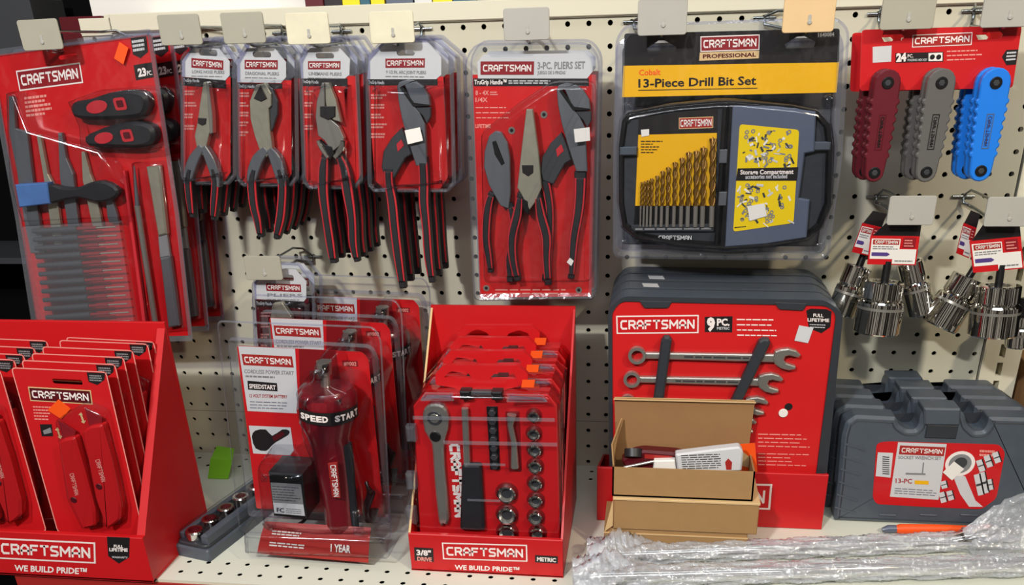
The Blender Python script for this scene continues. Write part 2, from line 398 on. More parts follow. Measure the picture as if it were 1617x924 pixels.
# ------------------------------------------------------------------ hooks with number plates
def hook(px, py, hole, Yp=-4.9, pm='plate', label='', w=1.95, h=1.24, tilt=0.0, loop=False, two=True, name='peg_hook'):
    """px,py = centre of the plate as seen, hole = (column,row) on the board"""
    c = at(px, py, Yp); hxw, hzw = hole
    F = Frame(None, None, o=Vector((hxw, 0, hzw)), u=Vector((1, 0, 0)), v=Vector((0, 0, 1)))
    t = thing(name, label, 'hook', F, 'price plate hooks on the pegboard')
    dx, dz = c.x - hxw, c.z - hzw; L = -Yp
    b = MB(F)
    b.rod([(0, 0, -.25), (0, 0, .12), (0, -.28, .2), (dx, dz - .62, .5), (dx, dz - .72, L - 1.0), (dx, dz - .62, L - .35), (dx, dz - .25, L - .12)], .085, 'wire', 8)
    b.rod([(-.5, 0, .1), (.5, 0, .1)], .07, 'wire', 8)
    b.build('prong', t)
    b = MB(F); b.rod([(0, .05, .1), (dx * .5, .25 + dz * .5, .35), (dx, dz + .1, .7), (dx, dz + .12, L - .12)], .06, 'wire', 8); b.build('plate_arm', t)
    b = MB(F); p = rr(dx - w / 2, dz - h / 2, dx + w / 2, dz + h / 2, .12)
    if tilt:
        cs, sn = math.cos(math.radians(tilt)), math.sin(math.radians(tilt)); p = [(dx + (x - dx) * cs - (y - dz) * sn, dz + (x - dx) * sn + (y - dz) * cs) for x, y in p]
    b.prism(p, L - .1, L - .03, pm, .02)
    b.prism(circ(dx + .05, dz - .3, .09, 10), L - .04, L + .02, 'plate', .02)
    b.prism(rr(dx - .02, dz - .28, dx + .1, dz - .02, .04, 2), L - .04, L - .01, 'plate')
    b.build('number_plate', t)
    return t
hook(62, 55, (-24, 0), -5.6, 'plate_tan', 'grey plate hook holding the file set cards at the far left', tilt=1)
hook(283, 47, (-21.0, 0), label='beige plate hook at top, just right of the file set cards', pm='plate_tan')
hook(383, 44, (-16, 0), label='beige plate hook over the second pliers card', pm='plate_tan')
hook(485, 45, (-13, 0), label='cream speckled plate hook over the third pliers card from the left', pm='plate_cream')
hook(618, 43, (-9, 0), label='bright cream plate hook over the groove joint pliers', pm='plate_cream')
hook(831, 38, (-4, 0), label='grey plate hook over the three piece pliers set')
hook(1046, 27, (1.1, 0), -5.2, label='grey plate hook at left top of the drill bit pack', w=2.0, h=1.35)
hook(1278, 22, (7, 0), -5.2, label='plate hook with orange light painted in its colour, right top of the drill bit pack', pm='plate_warm_lit', w=2.02, h=1.35)
hook(1435, 18, (12, 0), -4.9, label='pale grey plate hook at left top of the hex key card', pm='plate_tan', w=2.05, h=1.3)
hook(1596, 14, (16, 0), -4.9, label='pale lilac-grey plate hook above the blue hex key', w=2.05, h=1.3)
hook(1440, 333, (13, -8), -4.9, label='plain grey plate hook above the left bunch of chrome sockets', w=1.95, h=1.25)
hook(1595, 335, (17, -8), -4.9, label='plain grey plate hook above the right bunch of chrome sockets', w=1.95, h=1.25)
hook(415, 424, (-16, -11), -4.7, label='greenish grey plate hook low on the board above the power starter packs', pm='plate_tan', w=1.9, h=1.2)

# ------------------------------------------------------------------ shared printed things
def ribbon(pts, ws):
    L, R = [], []
    for i, p in enumerate(pts):
        a = Vector(pts[max(0, i - 1)]); b = Vector(pts[min(len(pts) - 1, i + 1)]); d = (b - a).normalized(); n = Vector((-d.y, d.x)) * ws[i] / 2
        L.append(tuple(Vector(p) + n)); R.append(tuple(Vector(p) - n))
    return L + R[::-1]
def dense(pts, ws, n=3):
    p3 = smooth([(p[0], p[1], w) for p, w in zip(pts, ws)], n, closed=False)
    return [(p[0], p[1]) for p in p3], [p[2] for p in p3]
def tess(outer, holes):
    from mathutils.geometry import tessellate_polygon
    loops = [[Vector((x, y, 0)) for x, y in l] for l in [outer] + holes]
    return [v for l in loops for v in l], tessellate_polygon(loops)
def sheet(b, outer, holes, w, m, th=.03):
    vs, fs = tess(outer, holes)
    b.add([(v.x, v.y, w) for v in vs], fs, m); b.add([(v.x, v.y, w - th) for v in vs], fs, m)
    for l in [outer] + holes:
        n = len(l); b.add([(x, y, w) for x, y in l] + [(x, y, w - th) for x, y in l], [(i, (i + 1) % n, n + (i + 1) % n, n + i) for i in range(n)], m)
    return b
def grip(F, t, pts, ws, w0, w1, name='handle', core='soft_black', edge='grip_red', k=1.0):
    """moulded grip: red rim with a black face, along a traced centre line (pixels)"""
    s = (Vector(F.q(400, 300)) - Vector(F.q(401, 300))).length
    P = F.P(pts, w1); P2, W2 = dense(P, [w * s * k for w in ws])
    b = MB(F); full = ribbon(P2, W2)
    b.prism(full, w0, w1 - .12, core, .05)
    n = len(P2); i0 = 1
    b.prism(ribbon(P2[i0:-1], [w * .93 for w in W2][i0:-1]), w1 - .14, w1 - .06, edge, .02); b.prism(ribbon(P2[i0:-1], [w * .60 for w in W2][i0:-1]), w1 - .1, w1, core, .03)
    return b.build(name, t)
def plain_arm(F, t, pts, ws, w0, w1, m, name):
    s = (Vector(F.q(400, 300)) - Vector(F.q(401, 300))).length
    P2, W2 = dense(F.P(pts, w1), [w * s for w in ws]); b = MB(F); b.prism(ribbon(P2, W2), w0, w1, m, .04); return b.build(name, t)

# ------------------------------------------------------------------ the 23 piece file sets, far left
F = Frame((0, 86), (235, 54), -4.2)
t = thing('file_set_pack', 'front red carded file set with two black and red handles and a blue file brush', 'file set', F, 'carded file sets on the left hook')
b = MB(F)
card = rpoly(F.P([(-14, 88), (238, 54), (258, 180), (282, 340), (302, 530), (62, 536), (30, 345), (2, 180)]), .15)
hole = rr(*F.q(93, 95), *F.q(123, 84), .12, 3)
sheet(b, card, [hole], 0, 'red')
b.badge(F.P([(31.2, 143.9), (131.6, 130.9), (128.1, 98.9), (25.1, 111.9)]), .01)
b.lines(F.q(42, 186), F.q(84, 181), F.q(38, 152), 5, .01, 'pink_print', .55, .5)
b.face(F.P([(206, 60), (231, 57), (234, 82), (222, 92), (210, 86)]), .01, 'card_black')
b.lines(F.q(211, 83), F.q(231, 80), F.q(208, 63), 3, .02, 'light_print', .6, .1)
b.face(F.P([(211, 103), (240, 98), (243, 122), (215, 127)]), .01, 'card_black')
b.text('23', F.q(219, 121), F.q(232, 119), F.q(217, 109), .02, 'print_white', .05); b.text('PC.', F.q(233, 119), F.q(241, 118), F.q(232, 112), .02, 'print_white')
b.build('backing_card', t)
b = MB(F); b.prism(F.P([(192, 66), (206, 75.5), (198, 101.5), (183.5, 92)]), .16, .18, 'orange'); b.build('price_sticker', t)
def file_handle(out, oval, sq, w=.75):
    b = MB(F); b.prism(smooth(F.P(out, w), 2), .05, w, 'soft_black', .16, smooth=True)
    h = b.build('file_handle', t)
    b = MB(F); c = F.q(*oval[:2], w); a = F.q(oval[0] + oval[2], oval[1] - 1.5, w); r = (Vector(a) - Vector(c)).length
    b.prism([(c[0] + x * 1.0 + y * 0, c[1] + y + x * .09) for x, y in circ(0, 0, r, 18, r * .5)], w, w + .03, 'grip_red', .01)
    c2 = F.q(*sq, w); o = rr(c2[0] - .3, c2[1] - .27, c2[0] + .3, c2[1] + .27, .12); i = rr(c2[0] - .17, c2[1] - .15, c2[0] + .17, c2[1] + .15, .06)
    b.ring(o, i, w + .03, 'grip_red'); b.face(i, w + .005, 'maroon'); b.build('grip_inlay', h)
file_handle([(110, 168), (120, 160), (140, 157), (170, 147), (205, 142), (225, 147), (232, 160), (228, 178), (215, 186), (170, 189), (135, 189), (114, 184)], (153, 169, 17), (190, 164))
file_handle([(132, 217), (150, 207), (175, 198), (210, 192), (235, 198), (243, 212), (238, 228), (215, 234), (170, 233), (138, 231)], (164, 218, 15), (201, 214))
FI = [([(13, 152), (20, 152), (24, 203), (42, 208), (52, 290), (62, 350), (70, 400), (48, 400), (38, 350), (26, 270), (14, 210)], 'dark_steel'),
      ([(57, 213), (63, 214), (75, 275), (88, 300), (96, 360), (99, 390), (86, 390), (80, 360), (70, 290)], 'satin'),
      ([(91, 210), (97, 210), (104, 250), (115, 275), (122, 340), (126, 366), (108, 366), (104, 340), (94, 280)], 'dark_steel'),
      ([(128, 240), (133, 240), (142, 275), (148, 290), (160, 350), (161, 358), (146, 358), (144, 350), (130, 285)], 'satin'),
      ([(165, 300), (172, 300), (185, 342), (187, 352), (172, 352), (169, 342)], 'dark_steel')]
for pts, m in FI:
    b = MB(F); b.prism(F.P(pts, .3), .1, .3, m, .03); b.build('file_blade', t)
# brush
b = MB(F); b.prism(smooth(F.P([(74, 292), (95, 296), (120, 297), (140, 289), (160, 286), (180, 295), (186, 306), (176, 316), (150, 320), (125, 313), (95, 318), (74, 321)], .75), 2), .35, .75, 'soft_black', .1); br = b.build('file_brush', t)
b = MB(F); b.prism(F.P([(23, 292), (74, 289), (78, 322), (30, 328)], .85), .35, .85, 'blue_dull', .05); b.build('brush_pad', br)
# right-hand files
b = MB(F); b.rod([F.q(212, 262, .3) + (.3,), F.q(217, 325, .3) + (.3,)], [.03, .12], 'dark_steel', 10); b.rod([F.q(217, 325, .3) + (.3,), F.q(247, 520, .3) + (.3,)], .15, 'steel', 10); b.build('round_file', t)
b = MB(F); b.prism(F.P([(193, 270), (197, 270), (232, 520), (226, 520)], .3), .1, .3, 'grip_red', .02); b.build('thin_file', t)
b = MB(F); b.prism(F.P([(230, 264), (251, 262), (263, 370), (249, 374)], .4), .1, .4, 'satin', .08); b.prism(F.P([(249, 374), (263, 370), (268, 405), (252, 408)], .3), .1, .3, 'grey_print', .05)
b.prism(F.P([(252, 408), (268, 405), (283, 515), (265, 518)], .4), .1, .4, 'dark_steel', .08); b.build('half_round_file', t)
# pouch of needle files
b = MB(F); po = F.P([(34, 358), (188, 350), (214, 520), (62, 530)], .75)
for k in range(12):
    y = (k + .6) / 12.6; e = lambda x, y: F.q((34 + 28 * y) * (1 - x) + (188 + 26 * y) * x, (358 + 172 * y) * (1 - x) + (350 + 170 * y) * x, .55)
    n = MB(F); A_, B_, C_ = e(.1, y), e(.56, y), e(.95, y)
    n.rod([A_ + (.5,), B_ + (.5,)], [.12, .17], 'gun', 8); n.rod([B_ + (.5,), C_ + (.5,)], [.05, .04], 'satin', 6); n.rod([B_ + (.5,), ((B_[0] + C_[0]) / 2, (B_[1] + C_[1]) / 2, .5)], .09, 'deep_red', 6)
    n.build('needle_file', t)
b.prism(rpoly(po, .1), .4, .8, 'clear_thick', .03, back=False); b.build('file_pouch', t)
# clear blister
b = MB(F)
fl = rpoly([(x * 1.0, y) for x, y in inset(F.P([(-14, 84), (238, 50), (258, 180), (282, 340), (303, 534), (60, 540), (30, 345), (0, 180)]), -.12)], .2)
b.ring(fl, inset(fl, .28), .12, 'clear_edge', .06); b.prism(inset(fl, .27), .06, .1, 'clear', back=False)
b.dome(F.P([(104, 160), (150, 143), (230, 136), (250, 160), (256, 236), (200, 242), (125, 236), (122, 200)], .8), .1, .9, 'clear_dome', .25)
b.dome(F.P([(8, 146), (26, 146), (47, 205), (160, 235), (190, 282), (200, 345), (34, 352), (14, 290)], .8), .1, .95, 'clear_dome', .25)
b.dome(F.P([(205, 258), (255, 255), (290, 520), (228, 524)], .5), .1, .55, 'clear_dome', .2)
b.build('clear_blister', t)
for k, (dy, lb) in enumerate(((1.65, 'second red carded file set, just behind the front one, mostly covered'), (3.3, 'rearmost red carded file set on the left hook, only its right edge showing'))):
    dup(t, (.12 * (k + 1), dy, .05 * k), lb)

# ------------------------------------------------------------------ the four columns of carded pliers
def pliers_pack(name, label, cat, group, top, header, logo, body, strip, textx, Y, build_tool, body_m='print_red', outer=None, sub=None, lean=0):
    F = Frame(top[0], top[1], Y, lean); t = thing(name, label, cat, F, group)
    b = MB(F); h = MB(F)
    x0, x1 = min(p[0] for p in header), max(p[0] for p in header); hy = min(p[1] for p in header)
    cx = sum(p[0] for p in logo) / 4; hb = min(p[1] for p in logo)
    slot = rr(*F.q(cx - 13, hb - 4), *F.q(cx + 15, hb - 13), .1, 3)
    sheet(b, F.P(body), [], 0, body_m)
    b.face(F.P(strip), .012, 'card_black')
    sheet(b, F.P(header), [slot], .03, 'light_print')
    b.badge(F.P(logo), .045, frame_m=None, fill='logo_maroon', pad=.14)
    lx0, lx1, ly = logo[0][0], logo[1][0], logo[0][1]
    b.text(sub or 'PLIERS', F.q(lx0 + 1, ly + 9), F.q(lx1 + 2, ly + 10), F.q(lx0 + 1, ly + 4), .045, 'grey_print'); b.lines(F.q(lx0, ly + 15), F.q(lx1 + 2, ly + 16), F.q(lx0, ly + 12), 1, .045, 'grey_print', .5, .1)
    b.text('TruGrip Handle', F.q(strip[0][0] + 1, strip[0][1] + 7), F.q(strip[0][0] + 26, strip[0][1] + 8), F.q(strip[0][0] + 1, strip[0][1] + 2), .02, 'light_print')
    tx0, ty0, tx1, ty1 = textx
    n = max(3, int((ty1 - ty0) / 15))
    for k in range(n):
        y = ty0 + (ty1 - ty0) * k / n; b.lines(F.q(tx0, y + 9), F.q(tx1, y + 9), F.q(tx0, y), 2, .012, 'pink_print', .62, .4)
    b.build('backing_card', t)
    build_tool(F, t)
    # blister shell with ribbed edge
    b = MB(F); O = outer; o = rpoly(F.P(O, .15), .12); i = inset(o, .2)
    b.ring(o, inset(o, .07), .12, 'clear_edge', .2); b.ring(inset(o, .07), i, .2, 'clear_edge', .08)
    b.prism(i, .05, .085, 'clear', back=False)
    j = inset(o, .42); jj = [p for p in j]
    ys = [p[1] for p in jj]; cut = max(ys) - (max(ys) - min(ys)) * .27
    k = [(x, min(y, cut)) for x, y in jj]
    b.dome(k, .08, .72, 'clear_dome', .22)
    b.build('clear_blister', t)
    return t
def head(F, t, parts, name='jaw'):
    """parts = (pixel outline, w0, w1, material, rounded?)"""
    for k, (pts, w0, w1, m, rnd) in enumerate(parts):
        b = MB(F); p = F.P(pts, w1); p = smooth(p, 2) if rnd else p
        b.prism(p, w0, w1, m, .03); b.build(name if m not in ('card_black', 'black') else ('pivot' if not rnd else 'jaw_recess'), t)
def tool_needle(F, t):
    head(F, t, [([(321, 130), (326, 129), (330, 160), (334, 205), (330, 212), (326, 230), (320, 246), (311, 236), (307, 215), (312, 190), (316, 160)], .2, .5, 'satin', False),
                ([(326, 129), (329, 131), (335, 180), (336, 210), (331, 212), (328, 170)], .2, .55, 'steel', False),
                ([(312, 186), (326, 187), (325, 196), (319, 199), (312, 195)], .45, .53, 'card_black', False)])
    plain_arm(F, t, [(318, 232), (305, 252), (297, 275), (294, 292)], [9, 15, 15, 9], .15, .55, 'dark_steel', 'tang')
    plain_arm(F, t, [(320, 232), (330, 252), (338, 275), (341, 296)], [9, 14, 14, 10], .15, .56, 'dark_steel', 'tang')
    grip(F, t, [(300, 262), (295, 285), (297, 315), (301, 345)], [6, 11, 11, 7], .1, .6, core='soft_black')
    grip(F, t, [(333, 262), (338, 285), (336, 320), (334, 349)], [6, 11, 11, 7], .1, .6)
def tool_cutter(F, t):
    head(F, t, [([(422, 136), (430, 141), (438, 160), (438, 180), (430, 205), (424, 215), (420, 180)], .2, .4, 'gun', False),
                ([(404, 134), (418, 131), (428, 148), (428, 167), (424, 172), (426, 205), (430, 236), (421, 248), (412, 244), (402, 215), (395, 188), (394, 160)], .2, .52, 'satin', False),
                ([(411, 134), (422, 156), (412, 161), (400, 156)], .5, .56, 'card_black', False)])
    plain_arm(F, t, [(420, 236), (406, 252), (398, 275), (395, 292)], [10, 16, 16, 10], .15, .55, 'dark_steel', 'tang')
    plain_arm(F, t, [(424, 236), (434, 252), (441, 275), (446, 296)], [9, 17, 16, 10], .15, .56, 'dark_steel', 'tang')
    grip(F, t, [(402, 262), (396, 288), (399, 325), (405, 350), (409, 376)], [6, 14, 14, 12, 8], .1, .6)
    grip(F, t, [(437, 262), (444, 288), (443, 325), (440, 350), (434, 378)], [6, 13, 14, 14, 9], .1, .6)
def tool_linesman(F, t):
    head(F, t, [([(513, 131), (519, 131), (530, 158), (538, 193), (527, 190), (517, 182), (514, 160)], .2, .5, 'satin', False),
                ([(508, 131), (512, 131), (513, 182), (526, 192), (535, 200), (543, 218), (540, 228), (524, 240), (512, 222), (502, 214), (498, 185), (500, 160)], .2, .52, 'steel', False),
                ([(505, 168), (529, 168), (529, 184), (518, 190), (505, 184)], .48, .57, 'card_black', False),
                ([(505, 222), (513, 229), (524, 232), (527, 243), (522, 253), (512, 246)], .3, .55, 'black', False)])
    plain_arm(F, t, [(501, 222), (506, 232), (518, 250)], [4, 7, 6], .2, .62, 'chrome', 'tang'); plain_arm(F, t, [(541, 222), (538, 236), (527, 250)], [6, 9, 6], .2, .62, 'chrome', 'tang')
    grip(F, t, [(512, 245), (509, 268), (509, 305), (514, 345), (520, 385), (525, 417)], [10, 16, 16, 14, 14, 10], .1, .62)
    grip(F, t, [(532, 243), (542, 268), (548, 305), (554, 345), (556, 385), (562, 415)], [8, 15, 17, 14, 13, 8], .1, .62)
def groove_tool(F, t, f, k=1.0, stick=True):
    g = lambda L: [f(x, y) for x, y in L]
    head(F, t, [(g([(627, 137), (630, 130), (641, 126), (652, 128), (633, 138), (652, 166), (662, 178), (671, 196), (674, 262), (657, 262), (645, 225), (635, 190), (629, 160)]), .2, .55, 'dark_steel', False),
                (g([(638, 133), (655, 129), (668, 137), (677, 152), (679, 167), (652, 165)]), .2, .55, 'dark_steel', False),
                (g([(630, 138), (636, 138), (654, 162), (678, 165), (678, 168), (652, 169)]), .3, .57, 'black', False),
                (g([(655, 170), (680, 169), (680, 184), (674, 196), (668, 184)]), .25, .5, 'gun', False)])
    b = MB(F); b.prism(F.P(g([(634, 202), (618, 218), (605, 240), (602, 264), (606, 276), (622, 282), (640, 250), (650, 244), (644, 224)]), .45), .1, .45, 'gun', .05)
    b.prism(F.P(g([(626, 228), (634, 220), (638, 230), (628, 240)]), .46), .42, .47, 'grip_red', .01); b.build('lower_arm', t)
    return g
def tool_groove(F, t):
    g = groove_tool(F, t, lambda x, y: (x, y))
    grip(F, t, [(612, 266), (613, 290), (618, 320), (622, 360), (628, 410), (635, 457)], [14, 13, 15, 15, 14, 10], .1, .6)
    grip(F, t, [(666, 248), (668, 285), (668, 320), (672, 360), (675, 405), (681, 448)], [14, 15, 15, 13, 13, 9], .1, .6)
    b = MB(F); b.prism(F.P([(639, 206), (663, 201), (668, 222), (644, 228)], .75), .74, .76, 'white'); b.build('price_sticker', t)
def outl(x0, x1, top, ybot, cx0, cx1, ch, dx=0):
    return [(x0, top + ch), (cx0, top), (cx1, top), (x1, top + ch), (x1 + dx, ybot - 14), (x1 + dx - 12, ybot), (x0 + dx + 10, ybot), (x0 + dx, ybot - 12)]
packs = []
PK = [('needle_nose_pliers_pack', 'needle nose pliers pack', tool_needle, 4, .95,
       ((288, 122), (363, 126)), [(288, 121), (288, 96), (303, 76), (347, 77), (363, 97), (363, 119), (356, 127)], [(303, 106.5), (353, 110.5), (353, 96), (303, 91.5)],
       [(288, 118), (364, 122), (364, 272), (354, 287), (300, 287), (290, 275)], [(289, 122), (357, 127), (357, 140), (289, 135)], (291, 142, 312, 215), outl(284, 372, 60, 293, 304, 352, 33, 1), 'LONG NOSE PLIERS'),
      ('diagonal_pliers_pack', 'diagonal cutting pliers pack', tool_cutter, 4, .95,
       ((375, 130), (452, 131)), [(375, 130), (375, 96), (391, 76), (434, 76), (452, 98), (452, 122), (444, 131)], [(387, 109), (439, 109.5), (439, 95.5), (387, 94.5)],
       [(375, 126), (460, 127), (460, 275), (450, 290), (388, 290), (377, 278)], [(376, 131), (446, 132), (446, 140), (376, 140)], (378, 145, 394, 222), outl(371, 470, 60, 296, 392, 440, 36, 2), 'DIAGONAL PLIERS'),
      ('lineman_pliers_pack', 'lineman pliers pack', tool_linesman, 4, .95,
       ((476, 124), (552, 124)), [(476, 124), (474, 94), (490, 76), (537, 76), (553, 93), (552, 118), (545, 124)], [(487, 109.5), (538, 109.5), (538, 96.5), (487, 96.5)],
       [(476, 120), (562, 120), (570, 275), (558, 296), (490, 296), (482, 280)], [(477, 124), (549, 124), (549, 136), (477, 136)], (481, 142, 496, 215), outl(470, 566, 60, 300, 488, 542, 36, 7), 'LINEMANS PLIERS'),
      ('groove_joint_pliers_pack', 'groove joint pliers pack', tool_groove, 3, 1.25,
       ((580, 125), (697, 125)), [(580, 125), (583, 88), (608, 64), (674, 64), (697, 90), (697, 118), (689, 125)], [(609, 107), (671, 106.5), (671, 92), (609, 92.5)],
       [(580, 121), (700, 121), (707, 280), (693, 301), (610, 301), (592, 285)], [(581, 125), (691, 125), (691, 135), (581, 135)], (586, 148, 612, 225), outl(576, 716, 58, 305, 606, 676, 34, 4), '9 1/2 IN. ARC JOINT PLIERS')]
ORD = ['front', 'second', 'third', 'fourth and rearmost']
for name, cat, tool, n, step, top, header, logo, body, strip, tx, out, sub in PK:
    t = pliers_pack(name, 'front %s of its hook, open to view under clear blister' % cat, 'pliers', cat + 's on one hook', top, header, logo, body, strip, tx, -4.15, tool, outer=out, sub=sub, body_m='print_red')
    for k in range(1, n):
        dup(t, (.05 * k, step * k, .03 * k), '%s, %s from the front on its hook' % (cat, ORD[k] if not (n == 3 and k == 2) else 'third and rearmost'))

# ------------------------------------------------------------------ three piece pliers set
def tool_three(F, t):
    head(F, t, [([(782, 207), (791, 209), (801, 226), (805, 250), (806, 307), (803, 330), (790, 325), (772, 292), (764, 264), (765, 240), (772, 215)], .2, .5, 'dark_steel', False),
                ([(777, 224), (783, 222), (790, 240), (797, 258), (792, 262), (781, 244)], .48, .53, 'black', False)])
    grip(F, t, [(776, 305), (769, 330), (766, 375), (770, 405), (774, 432)], [9, 13, 13, 11, 8], .1, .6)
    grip(F, t, [(803, 322), (811, 350), (809, 385), (803, 410), (805, 447)], [9, 14, 14, 12, 10], .1, .5)
    head(F, t, [([(831, 173), (841, 173), (850, 240), (855, 297), (846, 318), (836, 332), (822, 305), (817, 297), (823, 240)], .3, .7, 'satin', False),
                ([(824, 261), (842, 261), (842, 273), (834, 279), (825, 273)], .66, .74, 'card_black', False),
                ([(819, 310), (833, 318), (836, 340), (828, 334)], .6, .73, 'black', False)])
    grip(F, t, [(821, 305), (816, 340), (808, 375), (809, 410), (817, 446)], [7, 14, 14, 12, 9], .2, .8)
    grip(F, t, [(848, 305), (853, 340), (862, 375), (862, 410), (865, 452)], [7, 14, 15, 12, 10], .2, .8)
    f = lambda x, y: (879 + (x - 627) * 1.03 + (y - 126) * .0, 131 + (y - 126) * 1.03)
    groove_tool(F, t, f)
    grip(F, t, [(858, 280), (864, 305), (868, 340), (866, 400), (860, 445)], [14, 13, 12, 12, 10], .05, .45)
    grip(F, t, [(916, 272), (915, 310), (912, 340), (906, 375), (903, 410), (901, 442)], [17, 16, 15, 14, 12, 9], .1, .6)
    b = MB(F); b.prism(F.P([(906, 204), (931, 201), (932, 222), (908, 225)], .85), .84, .86, 'white'); b.build('price_sticker', t)
    b = MB(F); b.prism(F.P([(900, 407), (906, 412), (902, 420), (895, 414)], .6), .59, .62, 'white'); b.build('torn_sticker', t)
F = Frame((757, 123), (935, 123), -4.0); t = thing('pliers_set_pack', 'front three piece pliers set on wide red card with white header', 'pliers set', F, 'three piece pliers sets')
b = MB(F); sheet(b, F.P([(746, 118), (941, 118), (934, 468), (758, 470)]), [], 0, 'print_red'); b.face(F.P([(747, 124), (930, 124), (930, 136), (748, 136)]), .012, 'card_black')
sheet(b, F.P([(755, 124), (754, 98), (764, 86), (925, 84), (936, 94), (936, 113), (927, 124)]), [], .03, 'light_print')
b.badge(F.P([(759, 118), (843, 118), (843, 96), (759, 97)]), .045, frame_m=None)
b.text('3-PC. PLIERS SET', F.q(849, 109), F.q(924, 108), F.q(849, 98), .045, 'grey_print'); b.text('JUEGO DE 3 PINZAS', F.q(849, 117), F.q(893, 117), F.q(849, 112), .045, 'grey_print')
b.text('TruGrip Handle™', F.q(749, 133), F.q(800, 133), F.q(749, 126), .02, 'print_white', .03); b.lines(F.q(803, 133), F.q(872, 133), F.q(803, 126), 2, .02, 'light_print', .5, .1)
b.text('8 - 4X', F.q(751, 150), F.q(772, 150), F.q(751, 143), .012, 'pink_print'); b.text('1/4X', F.q(751, 161), F.q(770, 161), F.q(751, 154), .012, 'pink_print')
b.lines(F.q(774, 151), F.q(790, 151), F.q(774, 144), 2, .012, 'pink_print'); b.lines(F.q(752, 190), F.q(822, 190), F.q(751, 166), 3, .012, 'pink_print', .2, .5)
b.text('LIFETIME', F.q(751, 202), F.q(775, 202), F.q(751, 196), .012, 'pink_print')
b.lines(F.q(782, 466), F.q(900, 466), F.q(782, 455), 2, .012, 'pink_print', .35, .2)
for x, y in ((808, 206), (859, 181), (768, 455), (914, 458)): c = F.q(x, y); b.ring(circ(*c, .16, 12), circ(*c, .08, 12), .02, 'steel'); b.face(circ(*c, .08, 12), .015, 'black')
b.build('backing_card', t); tool_three(F, t)
b = MB(F); o = rpoly(F.P([(733, 95), (750, 68), (930, 66), (948, 90), (941, 474), (748, 476)], .15), .35)
b.ring(o, inset(o, .1), .1, 'clear_edge', .22); b.ring(inset(o, .1), inset(o, .36), .22, 'clear_thick', .1); b.prism(inset(o, .35), .06, .1, 'clear', back=False)
b.dome(rpoly(F.P([(757, 210), (815, 165), (870, 128), (938, 128), (934, 448), (762, 450)], .8), .3), .1, .95, 'clear_dome', .3); b.build('clear_blister', t)
dup(t, (.05, 1.1, .1), 'three piece pliers set standing behind the front one, only its clear rim showing')

# ------------------------------------------------------------------ drill bit set
F = Frame((982, 153.5), (1321, 146), -4.1)
t = thing('drill_bit_set_pack', 'thirteen piece drill bit set in open black case under yellow header card', 'drill bit set', F, 'drill bit set packs')
b = MB(F)
h1 = F.P([(1022, 76), (1040, 64), (1050, 64), (1068, 74), (1066, 84), (1023, 85)]); h2 = F.P([(1239, 70), (1258, 58), (1270, 57), (1288, 66), (1285, 75), (1242, 77)])
sheet(b, rpoly(F.P([(986, 53), (1326, 45), (1325, 98.5), (984.6, 104)]), .1), [h1, h2], 0, 'card_black'); sheet(b, F.P([(984.6, 104), (1325, 98.5), (1321, 146), (982, 153.5)]), [], .004, 'yellow')
b.badge(F.P([(1106, 82), (1199, 79), (1200, 54), (1106, 57.5)]), .012); b.face(F.P([(1104, 96), (1198, 92), (1199, 80), (1105, 83)]), .012, 'kraft_edge')
b.text('PROFESSIONAL', F.q(1110, 92), F.q(1194, 89), F.q(1110, 86), .02, 'maroon', .03)
b.text('Cobalt', F.q(1009, 119), F.q(1043, 118), F.q(1009, 110), .012, 'orange', .02)
b.text('13-Piece Drill Bit Set', F.q(1008, 138), F.q(1194, 133.5), F.q(1008, 125), .012, 'card_black', .025)
b.face(F.P([(1008, 143.3), (1196, 139.8), (1196, 138.6), (1008, 142)]), .012, 'card_black')
b.face(F.P([(1290, 60), (1319, 59), (1319, 50), (1290, 51)]), .012, 'gun'); b.text('1640084', F.q(1292, 58), F.q(1317, 57), F.q(1292, 52), .02, 'light_print')
b.build('header_card', t)
CO = [(982, 191), (992, 179), (1056, 167), (1132, 160), (1162, 160), (1253, 168), (1292, 176), (1311, 197), (1315, 231), (1312, 322), (1298, 358), (1274, 379), (1223, 388), (1147, 393), (1071, 388), (1004, 376), (983, 358), (977, 322), (977, 231)]
b = MB(F); co = F.P(CO, .7); b.prism(co, -.3, .45, 'case_dark', .12); b.ring(co, inset(co, .16), .7, 'black'); b.ring(inset(co, .16), inset(co, .24), .7, 'black', .45); b.ring(co, co, .7, 'black', .4)
b.box(F.q(1134, 392, .7) + (.4,), F.q(1142, 162, .7) + (.72,), 'black', .04); b.box(F.q(1146, 392, .7) + (.4,), F.q(1152, 162, .7) + (.72,), 'black', .04)
case = b.build('case_shell', t)
b = MB(F)
for (x, y) in ((1135, 236), (1134, 303)): b.box(F.q(x, y + 22, .75) + (.5,), F.q(x + 14, y, .75) + (.78,), 'dark_steel', .03)
for (x, y) in ((978, 232), (1285, 224)): b.box(F.q(x, y + 14, .75) + (.5,), F.q(x + 28, y, .75) + (.74,), 'case_grey', .05)
b.build('hinge', case)
b = MB(F); b.prism(F.P([(1009, 186), (1133, 170), (1132, 210), (1008, 213)], .5), .44, .5, 'card_black'); b.prism(F.P([(1008, 213), (1132, 210), (1129, 325), (1003, 325)], .5), .44, .5, 'yellow')
b.badge(F.P([(1072, 204), (1126, 202), (1126, 182), (1072, 186)], .5), .51, frame_m='kraft_edge', fill='brick_red', pad=.12); b.lines(F.q(1012, 243, .5), F.q(1058, 243, .5), F.q(1012, 221, .5), 5, .51, 'card_black', .35, .6)
b.prism(F.P([(1012, 205), (1025, 204), (1025, 214), (1013, 216)], .52), .5, .53, 'white')
b.build('insert_card', case)
b = MB(F); b.prism(F.P([(1003, 325), (1129, 325), (1127, 352), (1001, 354)], .48), .42, .48, 'black'); b.prism(F.P([(996, 356), (1129, 354), (1127, 366), (997, 366)], .6), .42, .6, 'case_dark', .03)
